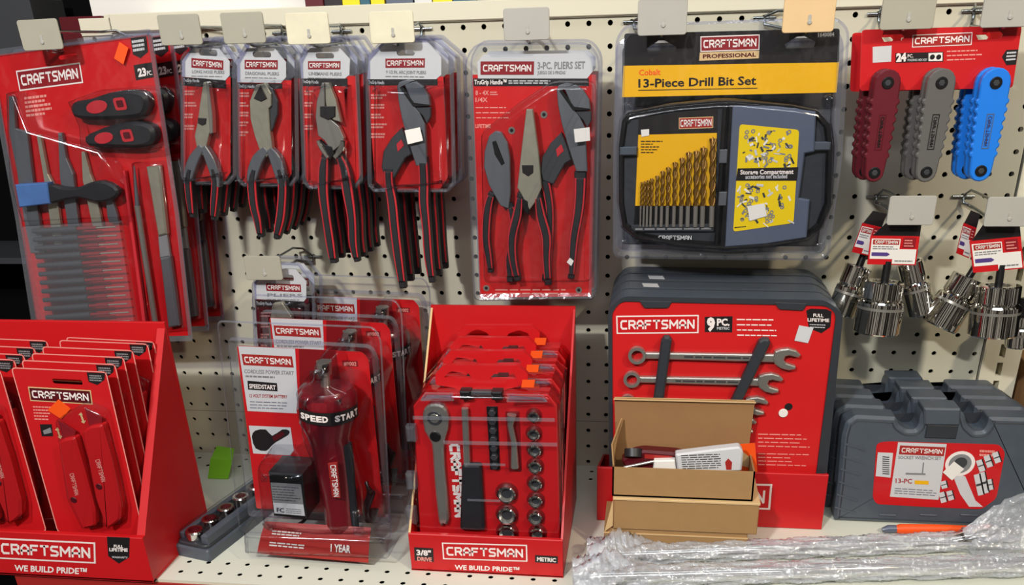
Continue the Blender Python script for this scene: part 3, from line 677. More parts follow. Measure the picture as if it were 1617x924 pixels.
b.logo(F.q(1040, 379, .62), F.q(1092, 379, .62), F.q(1040, 372, .62), .62, 'light_print'); b.lines(F.q(1003, 364, .62), F.q(1124, 363, .62), F.q(1003, 360, .62), 1, .605, 'grey_print', .7, .02); b.build('bit_rack', case)
BX = [190, 209, 226, 243, 262, 290, 318, 348, 383, 420, 455, 495, 532, 580][1:]; BT = [484, 480, 474, 465, 450, 425, 405, 378, 355, 325, 318, 300, 250]
for k in range(13):
    px, tp = 950 + BX[k] / 3.3, 140 + BT[k] / 3.3; r = .05 + .008 * k; d = MB(F)
    A_, B_, C_ = F.q(px, tp, .6), F.q(px - 1.5, 325, .6), F.q(px - 2.5, 358, .6); Lf = (Vector(A_) - Vector(B_)).length
    nst = int(Lf / .05); pts = []; rs = []
    d.rod([A_ + (.6,), (A_[0], A_[1] - r * 1.4, .6), B_ + (.6,)], [.005, r * .72, r * .72], 'gold', 8)
    for s_ in (0, math.pi):
        hp = []
        for j in range(nst + 1):
            u_ = j / nst; a = s_ + u_ * Lf / (r * 4.6) * math.pi; c = Vector(A_).lerp(Vector(B_), .03 + .97 * u_); hp.append((c[0] + math.cos(a) * r * .72, c[1], .6 + math.sin(a) * r * .72))
        d.rod(hp, r * .36, 'gold', 5)
    d.rod([B_ + (.6,), C_ + (.6,)], r * .85, 'steel', 8)
    d.build('drill_bit', t)
b = MB(F); b.prism(F.P([(1156, 166), (1230, 168), (1289, 176), (1286, 240), (1271, 243), (1262, 313), (1279, 316), (1274, 376), (1210, 386), (1144, 391)], .75), .5, .75, 'slate', .06); lid = b.build('storage_lid', case)
b = MB(F); lab = rpoly(F.P([(1168, 196), (1262, 205), (1253, 352), (1157.6, 366)], .75), .15); b.prism(lab, .74, .765, 'yellow_pure')
b.face(F.P([(1165, 266), (1260.6, 264), (1258.5, 285.5), (1162, 285.5)], .77), .772, 'card_black')
b.text('Storage Compartment', F.q(1169, 275.5, .78), F.q(1253, 274.5, .78), F.q(1169, 268.5, .78), .78, 'print_white', .03); b.text('accessories not included', F.q(1177, 282.5, .78), F.q(1243, 281.5, .78), F.q(1177, 277.5, .78), .78, 'light_print', .02)
R = random.Random(3)
for k in range(150):
    up = k % 2; cx, cy = (R.uniform(1176, 1250), R.uniform(206, 260)) if up else (R.uniform(1168, 1246), R.uniform(290, 352)); a = R.uniform(0, math.pi); l = R.uniform(4, 11)
    p, q = F.q(cx, cy, .77), F.q(cx + l * math.cos(a), cy + l * math.sin(a), .77)
    if R.random() < .7: dd = (Vector(q) - Vector(p)).normalized(); nn = Vector((-dd.y, dd.x)) * R.uniform(.02, .055); b.face([tuple(Vector(p) - nn), tuple(Vector(q) - nn), tuple(Vector(q) + nn), tuple(Vector(p) + nn)], .770 + k * .0001, R.choice(['grey_print', 'light_print', 'white', 'gun']))
    else: b.ring(circ(*p, .09, 8), circ(*p, .045, 8), .770 + k * .0001, 'grey_print')
b.lines(F.q(1160, 361, .78), F.q(1180, 359, .78), F.q(1160, 358, .78), 1, .78, 'card_black'); b.build('storage_label', lid)
b = MB(F); b.prism(F.P([(1180, 326), (1207, 321), (1211, 341), (1184, 349)], .8), .79, .81, 'white'); b.build('price_sticker', t)
b = MB(F); o = rpoly(F.P([(972, 60), (988, 38), (1322, 26), (1342, 46), (1330, 250), (1308, 412), (968, 408), (968, 250)], .15), .4)
b.ring(o, inset(o, .12), .15, 'clear_edge', .22); b.ring(inset(o, .12), inset(o, .42), .22, 'clear_thick', .05); b.prism(inset(o, .4), .04, .08, 'clear', back=False)
b.dome(inset(co, -.12), .08, 1.0, 'clear_dome', .3)
for x, y in ((992, 172), (1308, 160), (985, 383), (1292, 388)): b.dome(circ(*F.q(x, y), .3, 12), .08, .35, 'clear_dome', .12, 2)
b.build('clear_blister', t)
F = Frame((985, 62), (1325, 54), -2.6)
b = MB(F); o = rpoly(F.P([(972, 72), (988, 58), (1322, 46), (1332, 66), (1322, 250), (1301, 400), (972, 396), (972, 250)], 0), .4); t = thing('drill_bit_set_pack', 'rear drill bit pack, hidden but for the clear rim below the front one', 'drill bit set', F, 'drill bit set packs')
sheet(b, inset(o, .3), [], -.05, 'card_black'); b.build('header_card', t); b = MB(F); b.ring(o, inset(o, .4), .1, 'clear_edge', .2); b.prism(inset(o, .4), .03, .08, 'clear_thick'); b.build('clear_blister', t)

# ------------------------------------------------------------------ folding hex keys on a red card
F = Frame((1357, 143), (1599, 138), -4.2)
t = thing('hex_key_set_pack', 'front red hex key card carrying maroon, grey and blue folding hex key sets', 'hex key set', F, 'folding hex key cards')
b = MB(F); sl = F.P([(1392, 58), (1396, 55), (1424, 54), (1428, 58), (1425, 64), (1396, 66)]); sr = F.P([(1541, 55), (1546, 51), (1580, 50), (1584, 54), (1580, 61), (1545, 63)])
sheet(b, rpoly(F.P([(1361, 47), (1614, 40), (1599, 139), (1357, 143.5)]), .15), [sl, sr], 0, 'red', .04)
b.badge(F.P([(1440, 75), (1534, 71), (1536, 50), (1441, 55)]), .01, fill='brick_red')
b.face(F.P([(1378, 99), (1407, 97.4), (1408, 72), (1378, 74)]), .01, 'light_print')
b.face(F.P([(1414, 99), (1489.5, 97.4), (1489.5, 82), (1414, 84)]), .01, 'card_black'); b.face(F.P([(1466, 96.5), (1488, 96), (1488, 83), (1466, 84)]), .02, 'white')
for x in (1472, 1482): b.face(circ(*F.q(x, 90), .1, 10), .03, 'card_black')
b.text('24', F.q(1415, 97), F.q(1431, 96), F.q(1415, 85), .02, 'print_white', .06); b.text('PC.', F.q(1433, 91), F.q(1442, 90.5), F.q(1433, 86), .02, 'print_white'); b.text('FOLDING HEX KEY', F.q(1433, 96.5), F.q(1464, 96), F.q(1433, 93), .02, 'light_print')
b.lines(F.q(1495, 98), F.q(1552, 96), F.q(1495, 78), 3, .01, 'pink_print', .3, .3)
b.face(F.P([(1582, 90), (1589, 79), (1608, 78), (1604, 102), (1589, 103)]), .01, 'card_black'); b.lines(F.q(1588, 97), F.q(1604, 96), F.q(1590, 81), 3, .02, 'light_print', .5, .1)
b.build('backing_card', t)
for (x0, y0, x1, y1, m, sm, lb) in ((1402, 131, 1381, 273, 'key_maroon', .94, 'maroon folding hex key set'), (1487, 131, 1463, 272, 'key_grey', 1, 'grey folding hex key set'), (1573, 131, 1549, 270, 'blue', 1.04, 'bright blue folding hex key set')):
    A_, B_ = Vector(F.q(x0, y0, .9)), Vector(F.q(x1, y1, .9)); d = (B_ - A_).normalized(); n_ = Vector((-d.y, d.x)); L = (B_ - A_).length
    def side(sg):
        out = []; rt, rb = .52 * sm, .42 * sm; nb = 7
        for k in range(nb):
            for (f_, o_) in ((.08, 0), (.3, .075), (.6, .075), (.85, 0)):
                u_ = (k + f_) / nb; c = A_ + d * (L * (.16 + .70 * u_)); wd_ = rt + (rb - rt) * u_ + .03; out.append(tuple(c + n_ * sg * (wd_ + o_)))
        return out
    def arc(c, r, sg): 
        out = []
        for k in range(9):
            a = math.pi * k / 8; out.append(tuple(c + n_ * math.cos(a) * r * 1 + d * sg * math.sin(a) * r))
        return out
    top = [tuple(A_ + n_ * math.cos(math.pi * k / 8) * .55 * sm - d * math.sin(math.pi * k / 8) * .55 * sm) for k in range(9)]
    bot = [tuple(B_ - n_ * math.cos(math.pi * k / 8) * .42 * sm + d * math.sin(math.pi * k / 8) * .42 * sm) for k in range(9)]
    plate = top + side(-1) + bot + side(1)[::-1]
    b = MB(F); b.prism(plate, .62, .9, m, .05); b.prism(plate, .05, .3, m, .04); root = b.build('key_holder', t, label=lb)
    b = MB(F)
    for k in range(4): off = (k - 1.5) * .19; b.rod([tuple(A_ + n_ * off) + (.46,), tuple(B_ + n_ * off * .8) + (.46,)], .07 + .01 * k, 'gun', 6)
    b.build('hex_key', root)
    for c in (A_, B_):
        b = MB(F); b.prism(circ(c.x, c.y, .24, 16), .85, .95, 'black', .03); b.prism(circ(c.x, c.y, .13, 6), .94, .97, 'gun', .02); b.build('pivot_screw', root)
    b = MB(F); e = lambda u_, s_: tuple(A_ + d * L * u_ + n_ * s_)
    b.ring([e(.34, -.14), e(.34, .14), e(.74, .14), e(.74, -.14)], [e(.35, -.11), e(.35, .11), e(.73, .11), e(.73, -.11)], .915, 'maroon' if m == 'key_maroon' else ('black' if m == 'key_grey' else 'slate'))
    b.logo(e(.37, .07), e(.71, .07), e(.37, -.07), .912, 'black' if m != 'blue' else 'navy_edge', thick=.3); b.build('engraving', root)
t2 = dup(t, (-.10, 1.35, -.12), 'second hex key card hanging behind the front one, darker and mostly covered')
o = None

# ------------------------------------------------------------------ bunches of chrome sockets on tags
def socket(px, py, Y, ax, L1, L2, r1, r2, label, yaw=0, grp='chrome sockets on the left hook'):
    """px,py = top centre; ax = pixel slope of the axis (dx per dy)"""
    o = at(px, py, Y); d = Vector((ax, -.12 + yaw, -1)).normalized()
    u = Vector((0, -1, 0)).cross(d).normalized(); F = Frame(None, None, o=o, u=d.orthogonal().normalized(), v=d.cross(d.orthogonal().normalized()))
    t = thing('chrome_socket', label, 'socket', F, grp); b = MB(F); s = 1 if F.n.dot(d) > 0 else -1; D = (0, 0, s)
    b.lathe((0, 0, 0), D, [(r1 * .55, .06), (r1 * .6, 0), (r1 - .05, 0), (r1, .05), (r1, L1 - .08), (r1 - .05, L1 - .02), (r2 - .06, L1 + .04), (r2, L1 + .12), (r2, L1 + L2 - .06), (r2 - .05, L1 + L2), (r2 - .17, L1 + L2), (r2 - .2, L1 + L2 - .7), (0, L1 + L2 - .7)], 'chrome', 32)
    b.build('socket_body', t)
    b = MB(F); n = 32
    b.lathe((0, 0, 0), D, [(r2 + .012, L1 + .3), (r2 + .012, L1 + .42)], 'steel', 32); b.build('knurled_band', t)
    b = MB(F); b.lathe((0, 0, 0), D, [(0, -.02), (r1 * .6, .02)], 'black', 4); b.rod([(0, 0, -.9 * s), (0, 0, 0)], .18, 'black', 6); b.build('hang_strap', t)
    return t
def sock_tag(P, label, Y, back=False, grp='socket header tags'):
    """P = 4 seen corners BL,BR,TR,TL of the red printed part, then top of the black strap"""
    F = Frame(P[0], P[1], Y); t = thing('socket_tag', label, 'tag', F, grp); b = MB(F)
    BL, BR, TR, TL = [Vector(p) for p in F.P(P[:4])]; e = lambda x, y: tuple(BL + (BR - BL) * x + (TL - BL) * y)
    b.prism([e(0, 0), e(1, 0), e(1, 1), e(0, 1)], -.05, 0, 'red'); b.prism([e(.05, 1), e(1, 1), e(1, 1.45), e(.3, 1.45)], -.05, 0, 'card_black')
    b.face([e(.03, .2), e(.62, .2), e(.62, .9), e(.03, .9)], .012, 'white'); b.face([e(.5, .04), e(.97, .04), e(.97, .55), (e(.5, .55))], .013, 'white')
    b.face([e(.06, .7), e(.60, .7), e(.60, .87), e(.06, .87)], .02, 'brick_red'); b.logo(e(.1, .73), e(.57, .73), e(.1, .84), .026, 'white')
    b.lines(e(.07, .52), e(.6, .52), e(.07, .66), 2, .02, 'grey_print', .5, .3); b.face([e(.06, .3), e(.38, .3), e(.44, .36), e(.38, .43), e(.06, .43)], .02, 'purple')
    b.lines(e(.55, .08), e(.95, .08), e(.55, .2), 1, .02, 'grey_print', .4, .1); b.face([e(.68, .6), e(.93, .6), e(.93, .95), e(.68, .95)], .02, 'logo_maroon'); b.lines(e(.7, .62), e(.9, .62), e(.7, .9), 3, .026, 'pink_print', .4)
    b.build('printed_tag', t); return t
sock_tag([(1345, 398), (1375, 405), (1392, 362), (1362, 352)], 'rear socket tag, tilted left under the left grey plate', -3.3)
sock_tag([(1369.6, 417.5), (1446, 419), (1452, 374), (1375, 372)], 'front red and white socket tag over the left bunch', -4.2)
sock_tag([(1510, 400), (1530, 408), (1542, 362), (1522, 352)], 'rear socket tag, dark and narrow, at the right hook', -3.2)
sock_tag([(1537, 431), (1617, 424), (1612, 371), (1531, 381)], 'front red and white socket tag over the right bunch, slightly tilted', -4.2)
socket(1357, 420, -2.8, -.28, .95, 1.45, .62, .66, 'chrome socket at the left back of the left bunch, tilted left')
socket(1436, 413, -2.5, .35, 1.0, 1.6, .6, .66, 'chrome socket at the right back of the left bunch, tilted right')
socket(1397, 444, -4.2, -.05, .85, 1.55, .88, 1.02, 'large front chrome socket of the left bunch, hanging upright')
socket(1530, 438, -3.0, -.45, .95, 1.6, .74, .86, 'chrome socket of the right bunch swung out to the left', grp='chrome sockets on the right hook')
socket(1613, 500, -2.2, .05, .5, 1.0, .5, .6, 'small chrome socket low behind the right bunch at the picture edge', grp='chrome sockets on the right hook')
socket(1577, 450, -4.2, .02, .85, 1.45, .95, 1.05, 'large front chrome socket of the right bunch with warm reflections', grp='chrome sockets on the right hook')

# ------------------------------------------------------------------ knife display tray, bottom left (box axes = room axes)
fr = on_z(243, 921); bk = on_z(337.5, 816); XT = (fr.x + bk.x) / 2 * 0 + fr.x; YF, YB = fr.y, -8.0
F = Frame((100, 916), (243, 921), YF); F.o = Vector((fr.x, YF, SZ)); F.u = Vector((1, 0, 0)); F.v = Vector((0, 0, 1)); F.n = Vector((0, -1, 0))
t = thing('display_tray', 'large red cardboard tray of carded knives at bottom left', 'display tray', F)
b = MB(F); ph = F.q(221, 850)[1]; LW = -11.5
b.box((LW, .02, -.25), (0, ph, 0), 'red_box', .03)
b.badge(F.P([(-4, 882), (151.4, 890), (147, 857), (-7, 849)]), .012, fill='red_box')
b.text('WE BUILD PRIDE™', F.q(23, 901), F.q(137, 907), F.q(23, 892), .012, 'print_white', .03)
b.face(F.P([(169, 847.5), (205, 849), (204, 880), (188, 890), (171, 878)]), .012, 'card_black')
b.text('FULL', F.q(180, 864), F.q(195, 865), F.q(180, 860), .02, 'print_white', .04); b.text('LIFETIME', F.q(173, 870), F.q(202, 871), F.q(173, 865), .02, 'print_white', .04); b.text('WARRANTY', F.q(177, 881), F.q(202, 882), F.q(177, 878), .02, 'light_print')
b.build('front_panel', t)
dep = YB - YF; hb = Frame(None, None, o=Vector((fr.x, YB, SZ)), u=Vector((1, 0, 0)), v=Vector((0, 0, 1))).q(284, 508)[1]
b = MB(F); b.box((LW, .02, -dep), (0, hb, -dep + .18), 'red_box', .03); b.build('back_panel', t)
b = MB(F); b.add([(-.02, .02, -.26), (-.02, ph, -.26), (-.02, hb, -dep), (-.02, .02, -dep), (-.42, .02, -.26), (-.42, ph, -.26), (-.42, hb, -dep), (-.42, .02, -dep)], [(0, 1, 2, 3), (7, 6, 5, 4), (1, 5, 6, 2), (0, 4, 5, 1), (3, 2, 6, 7)], 'red_box')
b.build('side_panel', t)
b = MB(F); b.box((LW, .02, -dep), (0, .12, 0), 'red_box'); b.build('tray_floor', t)
F = Frame((17, 580), (168, 587), YF + 1.0)
t = thing('utility_knife_pack', 'front card of the right column, two red knives and orange sticker in full view', 'utility knife pack', F, 'carded utility knives in the red tray')
zb = (SZ + .15 - F.o.z) / F.v.z
b = MB(F); cd_ = rpoly([F.q(17, 580), F.q(168, 587), F.q(228, 847), F.q(91, 841)], .22)
sl = rr(*F.q(84, 606), *F.q(129, 600), .08, 3); sheet(b, cd_, [sl], 0, 'red_box'); b.ring(cd_, inset(cd_, .05), .004, 'pink_print')
b.badge(F.P([(48.2, 633), (146.6, 638.9), (142, 615), (44.3, 610.5)]), .01, fill='maroon', frame_m='kraft_edge', txt='print_white')
b.lines(F.q(55, 664), F.q(86, 665), F.q(52, 640), 5, .01, 'pink_print', .4, .3)
b.face(F.P([(63, 670), (82, 670), (84, 689), (66, 689)]), .01, 'card_black'); b.face(F.P([(68, 680), (80, 675), (82, 683), (70, 686)]), .016, 'grey_print')
for (x, y) in ((127, 651), (90, 675)): b.face(F.P([(x - 3, y + 4), (x + 1, y), (x + 4, y + 4), (x + 3, y + 5), (x + 6, y + 13), (x + 9, y + 13), (x + 6, y + 18), (x + 1, y + 15), (x + 3, y + 14), (x, y + 5)]), .012, 'kraft_edge')
b.face(F.P([(137, 588), (166, 589), (165, 600), (154, 608), (140, 603)]), .01, 'card_black'); b.lines(F.q(142, 602), F.q(162, 603), F.q(141, 591), 3, .02, 'grey_print', .6, .1)
b.build('backing_card', t)
b = MB(F); b.prism(F.P([(92, 631), (111.4, 645.7), (96.6, 661.6), (75, 648)], .05), .03, .05, 'orange'); b.build('price_sticker', t)
for (pts, blade, lg, dot) in (([(128.6, 683), (140, 674), (160, 671), (176, 730), (190, 797), (189, 822), (168, 838), (150, 790)], [(133, 645), (160, 660), (160, 671), (140, 674)], ((150, 727), (160, 762), (157, 725)), (156, 769)),
                              ([(87, 703), (98, 694), (117, 691), (134, 750), (149, 806), (150, 832), (130, 836), (106, 785)], [(91, 665), (118, 682), (117, 691), (98, 694)], ((109.5, 749), (118, 783), (116, 747)), (116, 790))):
    b = MB(F); b.prism(rpoly(F.P(pts, .5), .15), .08, .5, 'red_box', .1, smooth=False); b.logo(F.q(*lg[0], .52), F.q(*lg[1], .52), F.q(*lg[2], .52), .512, 'pink_print'); b.prism(circ(*F.q(*dot, .52), .16, 12), .45, .53, 'maroon', .02); kn = b.build('utility_knife', t)
    b = MB(F); b.prism(F.P(blade, .3), .2, .26, 'logo_maroon'); b.build('knife_blade', kn)
    b = MB(F); hx_ = Vector(F.q(*dot, .4)); b.prism(circ(hx_.x + .75, hx_.y + .55, .13, 10), .2, .48, 'black', .03); b.build('blade_slider', kn)
b = MB(F); b.dome(rpoly(F.P([(85, 665), (128, 640), (162, 655), (194, 800), (192, 830), (128, 838), (104, 790)], .6), .15), .02, .62, 'clear_dome', .14); b.build('clear_blister', t)
lb_ = ['second card back in the right column of knives', 'third card back in the right column of knives', 'fourth card back in the right column of knives', 'fifth card back in the right column of knives', 'rearmost card of the right column, against the tray back']
for k, (dy, dz) in enumerate(((.72, .08), (1.4, .16), (2.15, .22), (3.35, .12), (3.85, .1))):
    dup(t, (.02 * k, dy, dz), lb_[k], rot=-.6 * (k == 4))
lc = ['front card of the left column, cut off by the picture edge', 'second card back in the left column of knives', 'third card back in the left column of knives', 'fourth card back in the left column of knives', 'rearmost card of the left column of knives']
xl = at(3, 590, YF + 1.0).x - at(168, 587, YF + 1.0).x
for k, (dy, dz) in enumerate(((0, 0), (.95, .12), (1.55, .15), (2.3, .22), (3.2, .25))): dup(t, (xl + .03 * k, dy - .02, dz), lc[k])

# ------------------------------------------------------------------ green tag and grey socket rail
p = on_z(345, 757); F = Frame(None, None, o=Vector((p.x, p.y, SZ)), u=Vector((1, 0, 0)), v=Vector((0, 0, 1)))
b = MB(F); q = F.P([(329, 760), (360, 757), (361, 733), (326, 731)]); dpt = .9
b.slab([(q[0][0], .03, 0), (q[1][0], .03, 0), (q[2][0], q[2][1], -.5), (q[3][0], q[3][1], -.5)], (0, 0, -.03), 'green'); b.slab([(q[3][0], q[3][1], -.5), (q[2][0], q[2][1], -.5), (q[2][0] - .2, q[2][1] + .35, -1.3), (q[3][0] + .1, q[3][1] + .45, -1.3)], (0, 0, -.03), 'green')
tag(b.build('paper_tag', F=F), 'bright green folded paper tag standing on the shelf against the pegboard', 'tag')
P0, P1, P2 = on_z(277, 876), on_z(332, 888), on_z(377, 848)
u = (P1 - P0).normalized(); v = Vector((-u.y, u.x, 0)); L = 8.2; w_ = (P1 - P0).length
if (P2 - P1).dot(v) < 0: v = -v
F = Frame(None, None, o=P0, u=u, v=v)
t = thing('socket_rail', 'dark grey plastic socket rail with clear domed cover beside the red tray', 'socket rail', F)
b = MB(F); b.prism(rr(0, 0, w_, L, .12, 2), 0, .62, 'case_grey', .08); b.build('rail_base', t)
b = MB(F); b.prism(rr(.15, .1, w_ - .1, L, .3, 4), .62, .8, 'case_dark', .05); b.prism([(w_ - .55, .3), (w_ - .15, .3), (w_ - .15, L), (w_ - .55, L)], .78, 1.3, 'case_grey', .1); b.prism([(.1, .45), (.4, .45), (.4, L), (.1, L)], .78, 1.1, 'case_grey', .06); b.build('socket_holder', t)
for k in range(6):
    c = MB(F); y = .75 + k * 1.2; c.lathe((w_ * .42, y - .1, .8), (0, 0, 1), [(.42, 0), (.44, .05), (.44, .4), (.40, .46), (.28, .46), (.24, .2), (0, .2)], 'chrome', 20, ['chrome', 'chrome', 'chrome', 'chrome', 'maroon', 'maroon']); c.build('small_socket', t)
b = MB(F); b.dome(rr(.15, .15, w_ - .5, L - .1, .4, 4), .8, 1.36, 'clear_dome', .2); b.build('clear_cover', t)

# ------------------------------------------------------------------ low pliers pack behind the power starters
def tool_none(F, t):
    head(F, t, [([(430, 480), (445, 478), (460, 500), (466, 560), (450, 590), (430, 585), (424, 520)], .2, .5, 'satin', False)])
    grip(F, t, [(438, 580), (432, 610), (436, 650)], [10, 12, 9], .1, .5); grip(F, t, [(454, 580), (462, 610), (460, 650)], [10, 12, 9], .1, .5)
t = pliers_pack('snap_ring_pliers_pack', 'white-headed pliers pack hanging low behind the power starter packs', 'pliers', None, ((402, 474), (482, 476)), [(402.7, 472), (401, 446), (424, 425), (467, 425), (484, 444), (484, 471), (480, 476)],
   [(421.5, 459), (476, 461), (476, 449), (420.5, 447)], [(402, 470), (487, 472), (492, 600), (480, 615), (424, 615), (412, 600)], [(404, 474), (481, 476), (481, 487), (404, 484)], (412, 492, 428, 560), -4.0, tool_none, body_m='maroon', outer=[(397, 448), (420, 412), (472, 414), (497, 446), (500, 600), (488, 622), (414, 620), (402, 604)])
dup(t, (.05, 1.0, .05), 'second low pliers pack behind the white-headed one, rim only')

# ------------------------------------------------------------------ cordless power starter packs
YP = -9.4
F = Frame((377, 547), (578, 560), YP)
t = thing('power_starter_pack', 'front cordless power starter pack with charger, in full view', 'power starter', F, 'cordless power starter packs on the shelf')
zs = (SZ + .05 - F.o.z)
b = MB(F); sheet(b, rpoly(F.P([(374, 546), (572, 556), (582, 568), (606, 812), (405, 803)]), .12), [], 0, 'red')
b.face(F.P([(472, 551), (530, 554), (545, 640), (474, 650)]), .006, 'deep_red')
b.face(F.P([(376.5, 546.5), (466, 550.6), (472, 653), (391, 649)]), .012, 'light_print')
b.badge(F.P([(384.7, 576.3), (464, 580.4), (463, 562), (381.6, 558.8)]), .02, frame_m=None, fill='brick_red', pad=.15)
b.text('CORDLESS POWER START', F.q(386, 589), F.q(464, 592), F.q(386, 583), .02, 'grey_print'); b.lines(F.q(388, 596), F.q(440, 598), F.q(388, 592), 1, .02, 'grey_print', .7)
b.face(F.P([(392, 615), (438.5, 618), (437.5, 605), (391, 601)]), .02, 'card_black'); b.text('SPEEDSTART', F.q(394, 612.5), F.q(436, 615), F.q(393.5, 606), .03, 'print_white', .03)
b.text('12 VOLT SYSTEM BATTERY', F.q(394, 627), F.q(454, 629), F.q(394, 622), .02, 'brick_red'); b.lines(F.q(395, 646), F.q(456, 648), F.q(395, 632), 3, .02, 'slate', .25, .15)
b.face(F.P([(393, 672), (459, 675), (464, 711), (458.7, 719), (400, 716)]), .012, 'light_print')
b.face(smooth(F.P([(398, 690), (403, 680), (420, 678), (430, 688), (446, 678), (457, 680), (455, 687), (436, 698), (428, 705), (420, 712), (404, 708)]), 2), .02, 'card_black'); b.face(F.P([(430, 690), (446, 681), (450, 686), (434, 697)]), .03, 'maroon')
b.face(F.P([(540, 569), (565, 570), (566, 579), (541, 578)]), .012, 'deep_red'); b.text('#9002', F.q(543, 577), F.q(563, 577.5), F.q(543, 571), .02, 'pink_print')
b.build('backing_card', t)
# the tool: chrome bit, bell head, barrel
tb = thing  # keep helper name
def lat(pts_l, pts_r, depth, m, n=14, w0=.1, flat=.8):
    """body of revolution-like solid between a left and a right outline"""
    bb = MB(F); rings = []
    for (l, r) in zip(pts_l, pts_r):
        a, c = Vector(F.q(*l, w0 + depth * .5)), Vector(F.q(*r, w0 + depth * .5)); mid = (a + c) / 2; h = (c - a) / 2
        rings.append([(mid.x + h.x * math.cos(2 * math.pi * k / n), mid.y + h.y * math.cos(2 * math.pi * k / n), w0 + depth * .5 + min(depth * .5, h.length * flat) * math.sin(2 * math.pi * k / n)) for k in range(n)])
    vs = [p for R_ in rings for p in R_]; fs = [(j * n + k, j * n + (k + 1) % n, (j + 1) * n + (k + 1) % n, (j + 1) * n + k) for j in range(len(rings) - 1) for k in range(n)]
    bb.add(vs, fs, m, True); bb.add(rings[0], [tuple(range(n))], m); bb.add(rings[-1], [tuple(range(n))[::-1]], m); return bb
b = lat([(478, 612), (472, 622), (470, 640), (475, 662), (486, 684), (494, 706), (500, 740), (508, 775), (513, 805), (516, 838)], [(556, 612), (563, 622), (565, 642), (561, 664), (553, 688), (553, 706), (557, 740), (560, 775), (562, 805), (566, 838)], 2.4, 'tool_red', flat=.9)
tool = b.build('starter_body', t)
b = lat([(499, 570), (500, 590)], [(524, 571), (524, 591)], .9, 'steel', w0=.7, n=6, flat=1); b2 = lat([(506, 590), (507, 613)], [(521, 590), (522, 614)], .7, 'chrome', w0=.8); b.add(b2.v, b2.f, 'steel', True); bb = b2
b.prism(F.P([(508, 578), (517, 578), (517, 589), (508, 589)], 1.65), 1.4, 1.62, 'black'); b.build('drive_bit', tool)
b = MB(F); cL, cR = F.q(469, 650, 1.3), F.q(565, 650, 1.3); cxx, hh = (cL[0] + cR[0]) / 2, (cR[0] - cL[0]) / 2
yt, ybm = F.q(517, 648, 2.4)[1], F.q(517, 668, 2.4)[1]
def onb(th, y, o_): return (cxx + (hh + o_) * math.sin(th), y, 1.3 + (min(1.2, hh * .9) + o_) * math.cos(th))
T0, TS = math.radians(24), math.radians(62)
for k in range(14):
    a0, a1 = T0 - TS + 2 * TS * k / 14, T0 - TS + 2 * TS * (k + 1) / 14; sag = lambda a: .10 * math.cos((a - T0) * 1.4)
    b.add([onb(a0, ybm - sag(a0), .05), onb(a1, ybm - sag(a1), .05), onb(a1, yt - sag(a1), .05), onb(a0, yt - sag(a0), .05)], [(0, 1, 2, 3)], 'card_black')
for k, ch in enumerate('SPEED START'):
    if ch == ' ': continue
    a = T0 - .84 * TS + 1.68 * TS * k / 10; dw = .078 * TS * 1.0; vsx, fsx = text_mesh(ch, .05); y0 = (ybm + yt) / 2 - .10 * math.cos((a - T0) * 1.4) - .13
    b.add([onb(a + (p - .5) * 2 * dw, y0 + q_ * .27, .07) for p, q_ in vsx], fsx, 'print_white')
b.build('name_band', tool)
b = MB(F); b.prism(F.P([(517, 733), (532, 731), (537, 788), (524, 786)], 2.35), 2.2, 2.33, 'brick_red', .02); b.logo(F.q(521, 735, 2.35), F.q(527, 785, 2.35), F.q(530, 734, 2.35), 2.345, 'print_white'); b.build('name_plate', tool)
b = lat([(536, 700), (540, 740), (547, 790), (552, 835)], [(556, 700), (560, 740), (563, 790), (568, 838)], 1.5, 'soft_black', w0=.75); b.build('rubber_grip', tool)
b = lat([(483, 668), (488, 690)], [(552, 670), (550, 690)], 2.3, 'kraft_in', w0=.25, flat=.9) if False else MB(F)
b = MB(F); A1 = [F.q(x, y, 1.9) for x, y in ((423, 746.5), (477, 750), (484, 821), (432, 816))]; b.prism(A1, .1, 1.9, 'black', .08)
chg = b.build('charger', t)
b = MB(F); b.face(F.P([(427, 762), (475, 765), (479, 797), (431, 794)], 1.92), 1.915, 'grey_print'); b.face(F.P([(431, 794), (479, 797), (481.5, 815), (433.5, 811)], 1.92), 1.915, 'light_print')
b.text('FC', F.q(437, 808.5, 1.93), F.q(449, 809.5, 1.93), F.q(436.5, 802, 1.93), 1.93, 'card_black', .02); b.lines(F.q(452, 811, 1.93), F.q(478, 813, 1.93), F.q(451, 802, 1.93), 3, 1.93, 'grey_print', .4, .1); b.lines(F.q(431, 791, 1.93), F.q(476, 794, 1.93), F.q(429, 766, 1.93), 6, 1.93, 'gun', .25, .3)
b.build('rating_label', chg)
b = MB(F); 
for k in range(5):
    x = 572 + 2.2 * k; b.rod(smooth([F.q(x, 770 + 3 * k, 1.2) + (.6 + .12 * k,), F.q(x + 6, 785, 1.2) + (.8,), F.q(x - 2, 812, 1.2) + (.7 + .1 * k,), F.q(x + 2, 834, 1.2) + (.6,), F.q(x + 8, 815, 1.2) + (.5,)], 4, False), .09, 'black', 6)
b.rod(smooth([F.q(484, 815, 1) + (.7,), F.q(478, 825, 1) + (.9,), F.q(462, 832, 1) + (1,), F.q(450, 836, 1) + (1,)], 4, False), .08, 'black', 6); b.build('charger_cord', t)
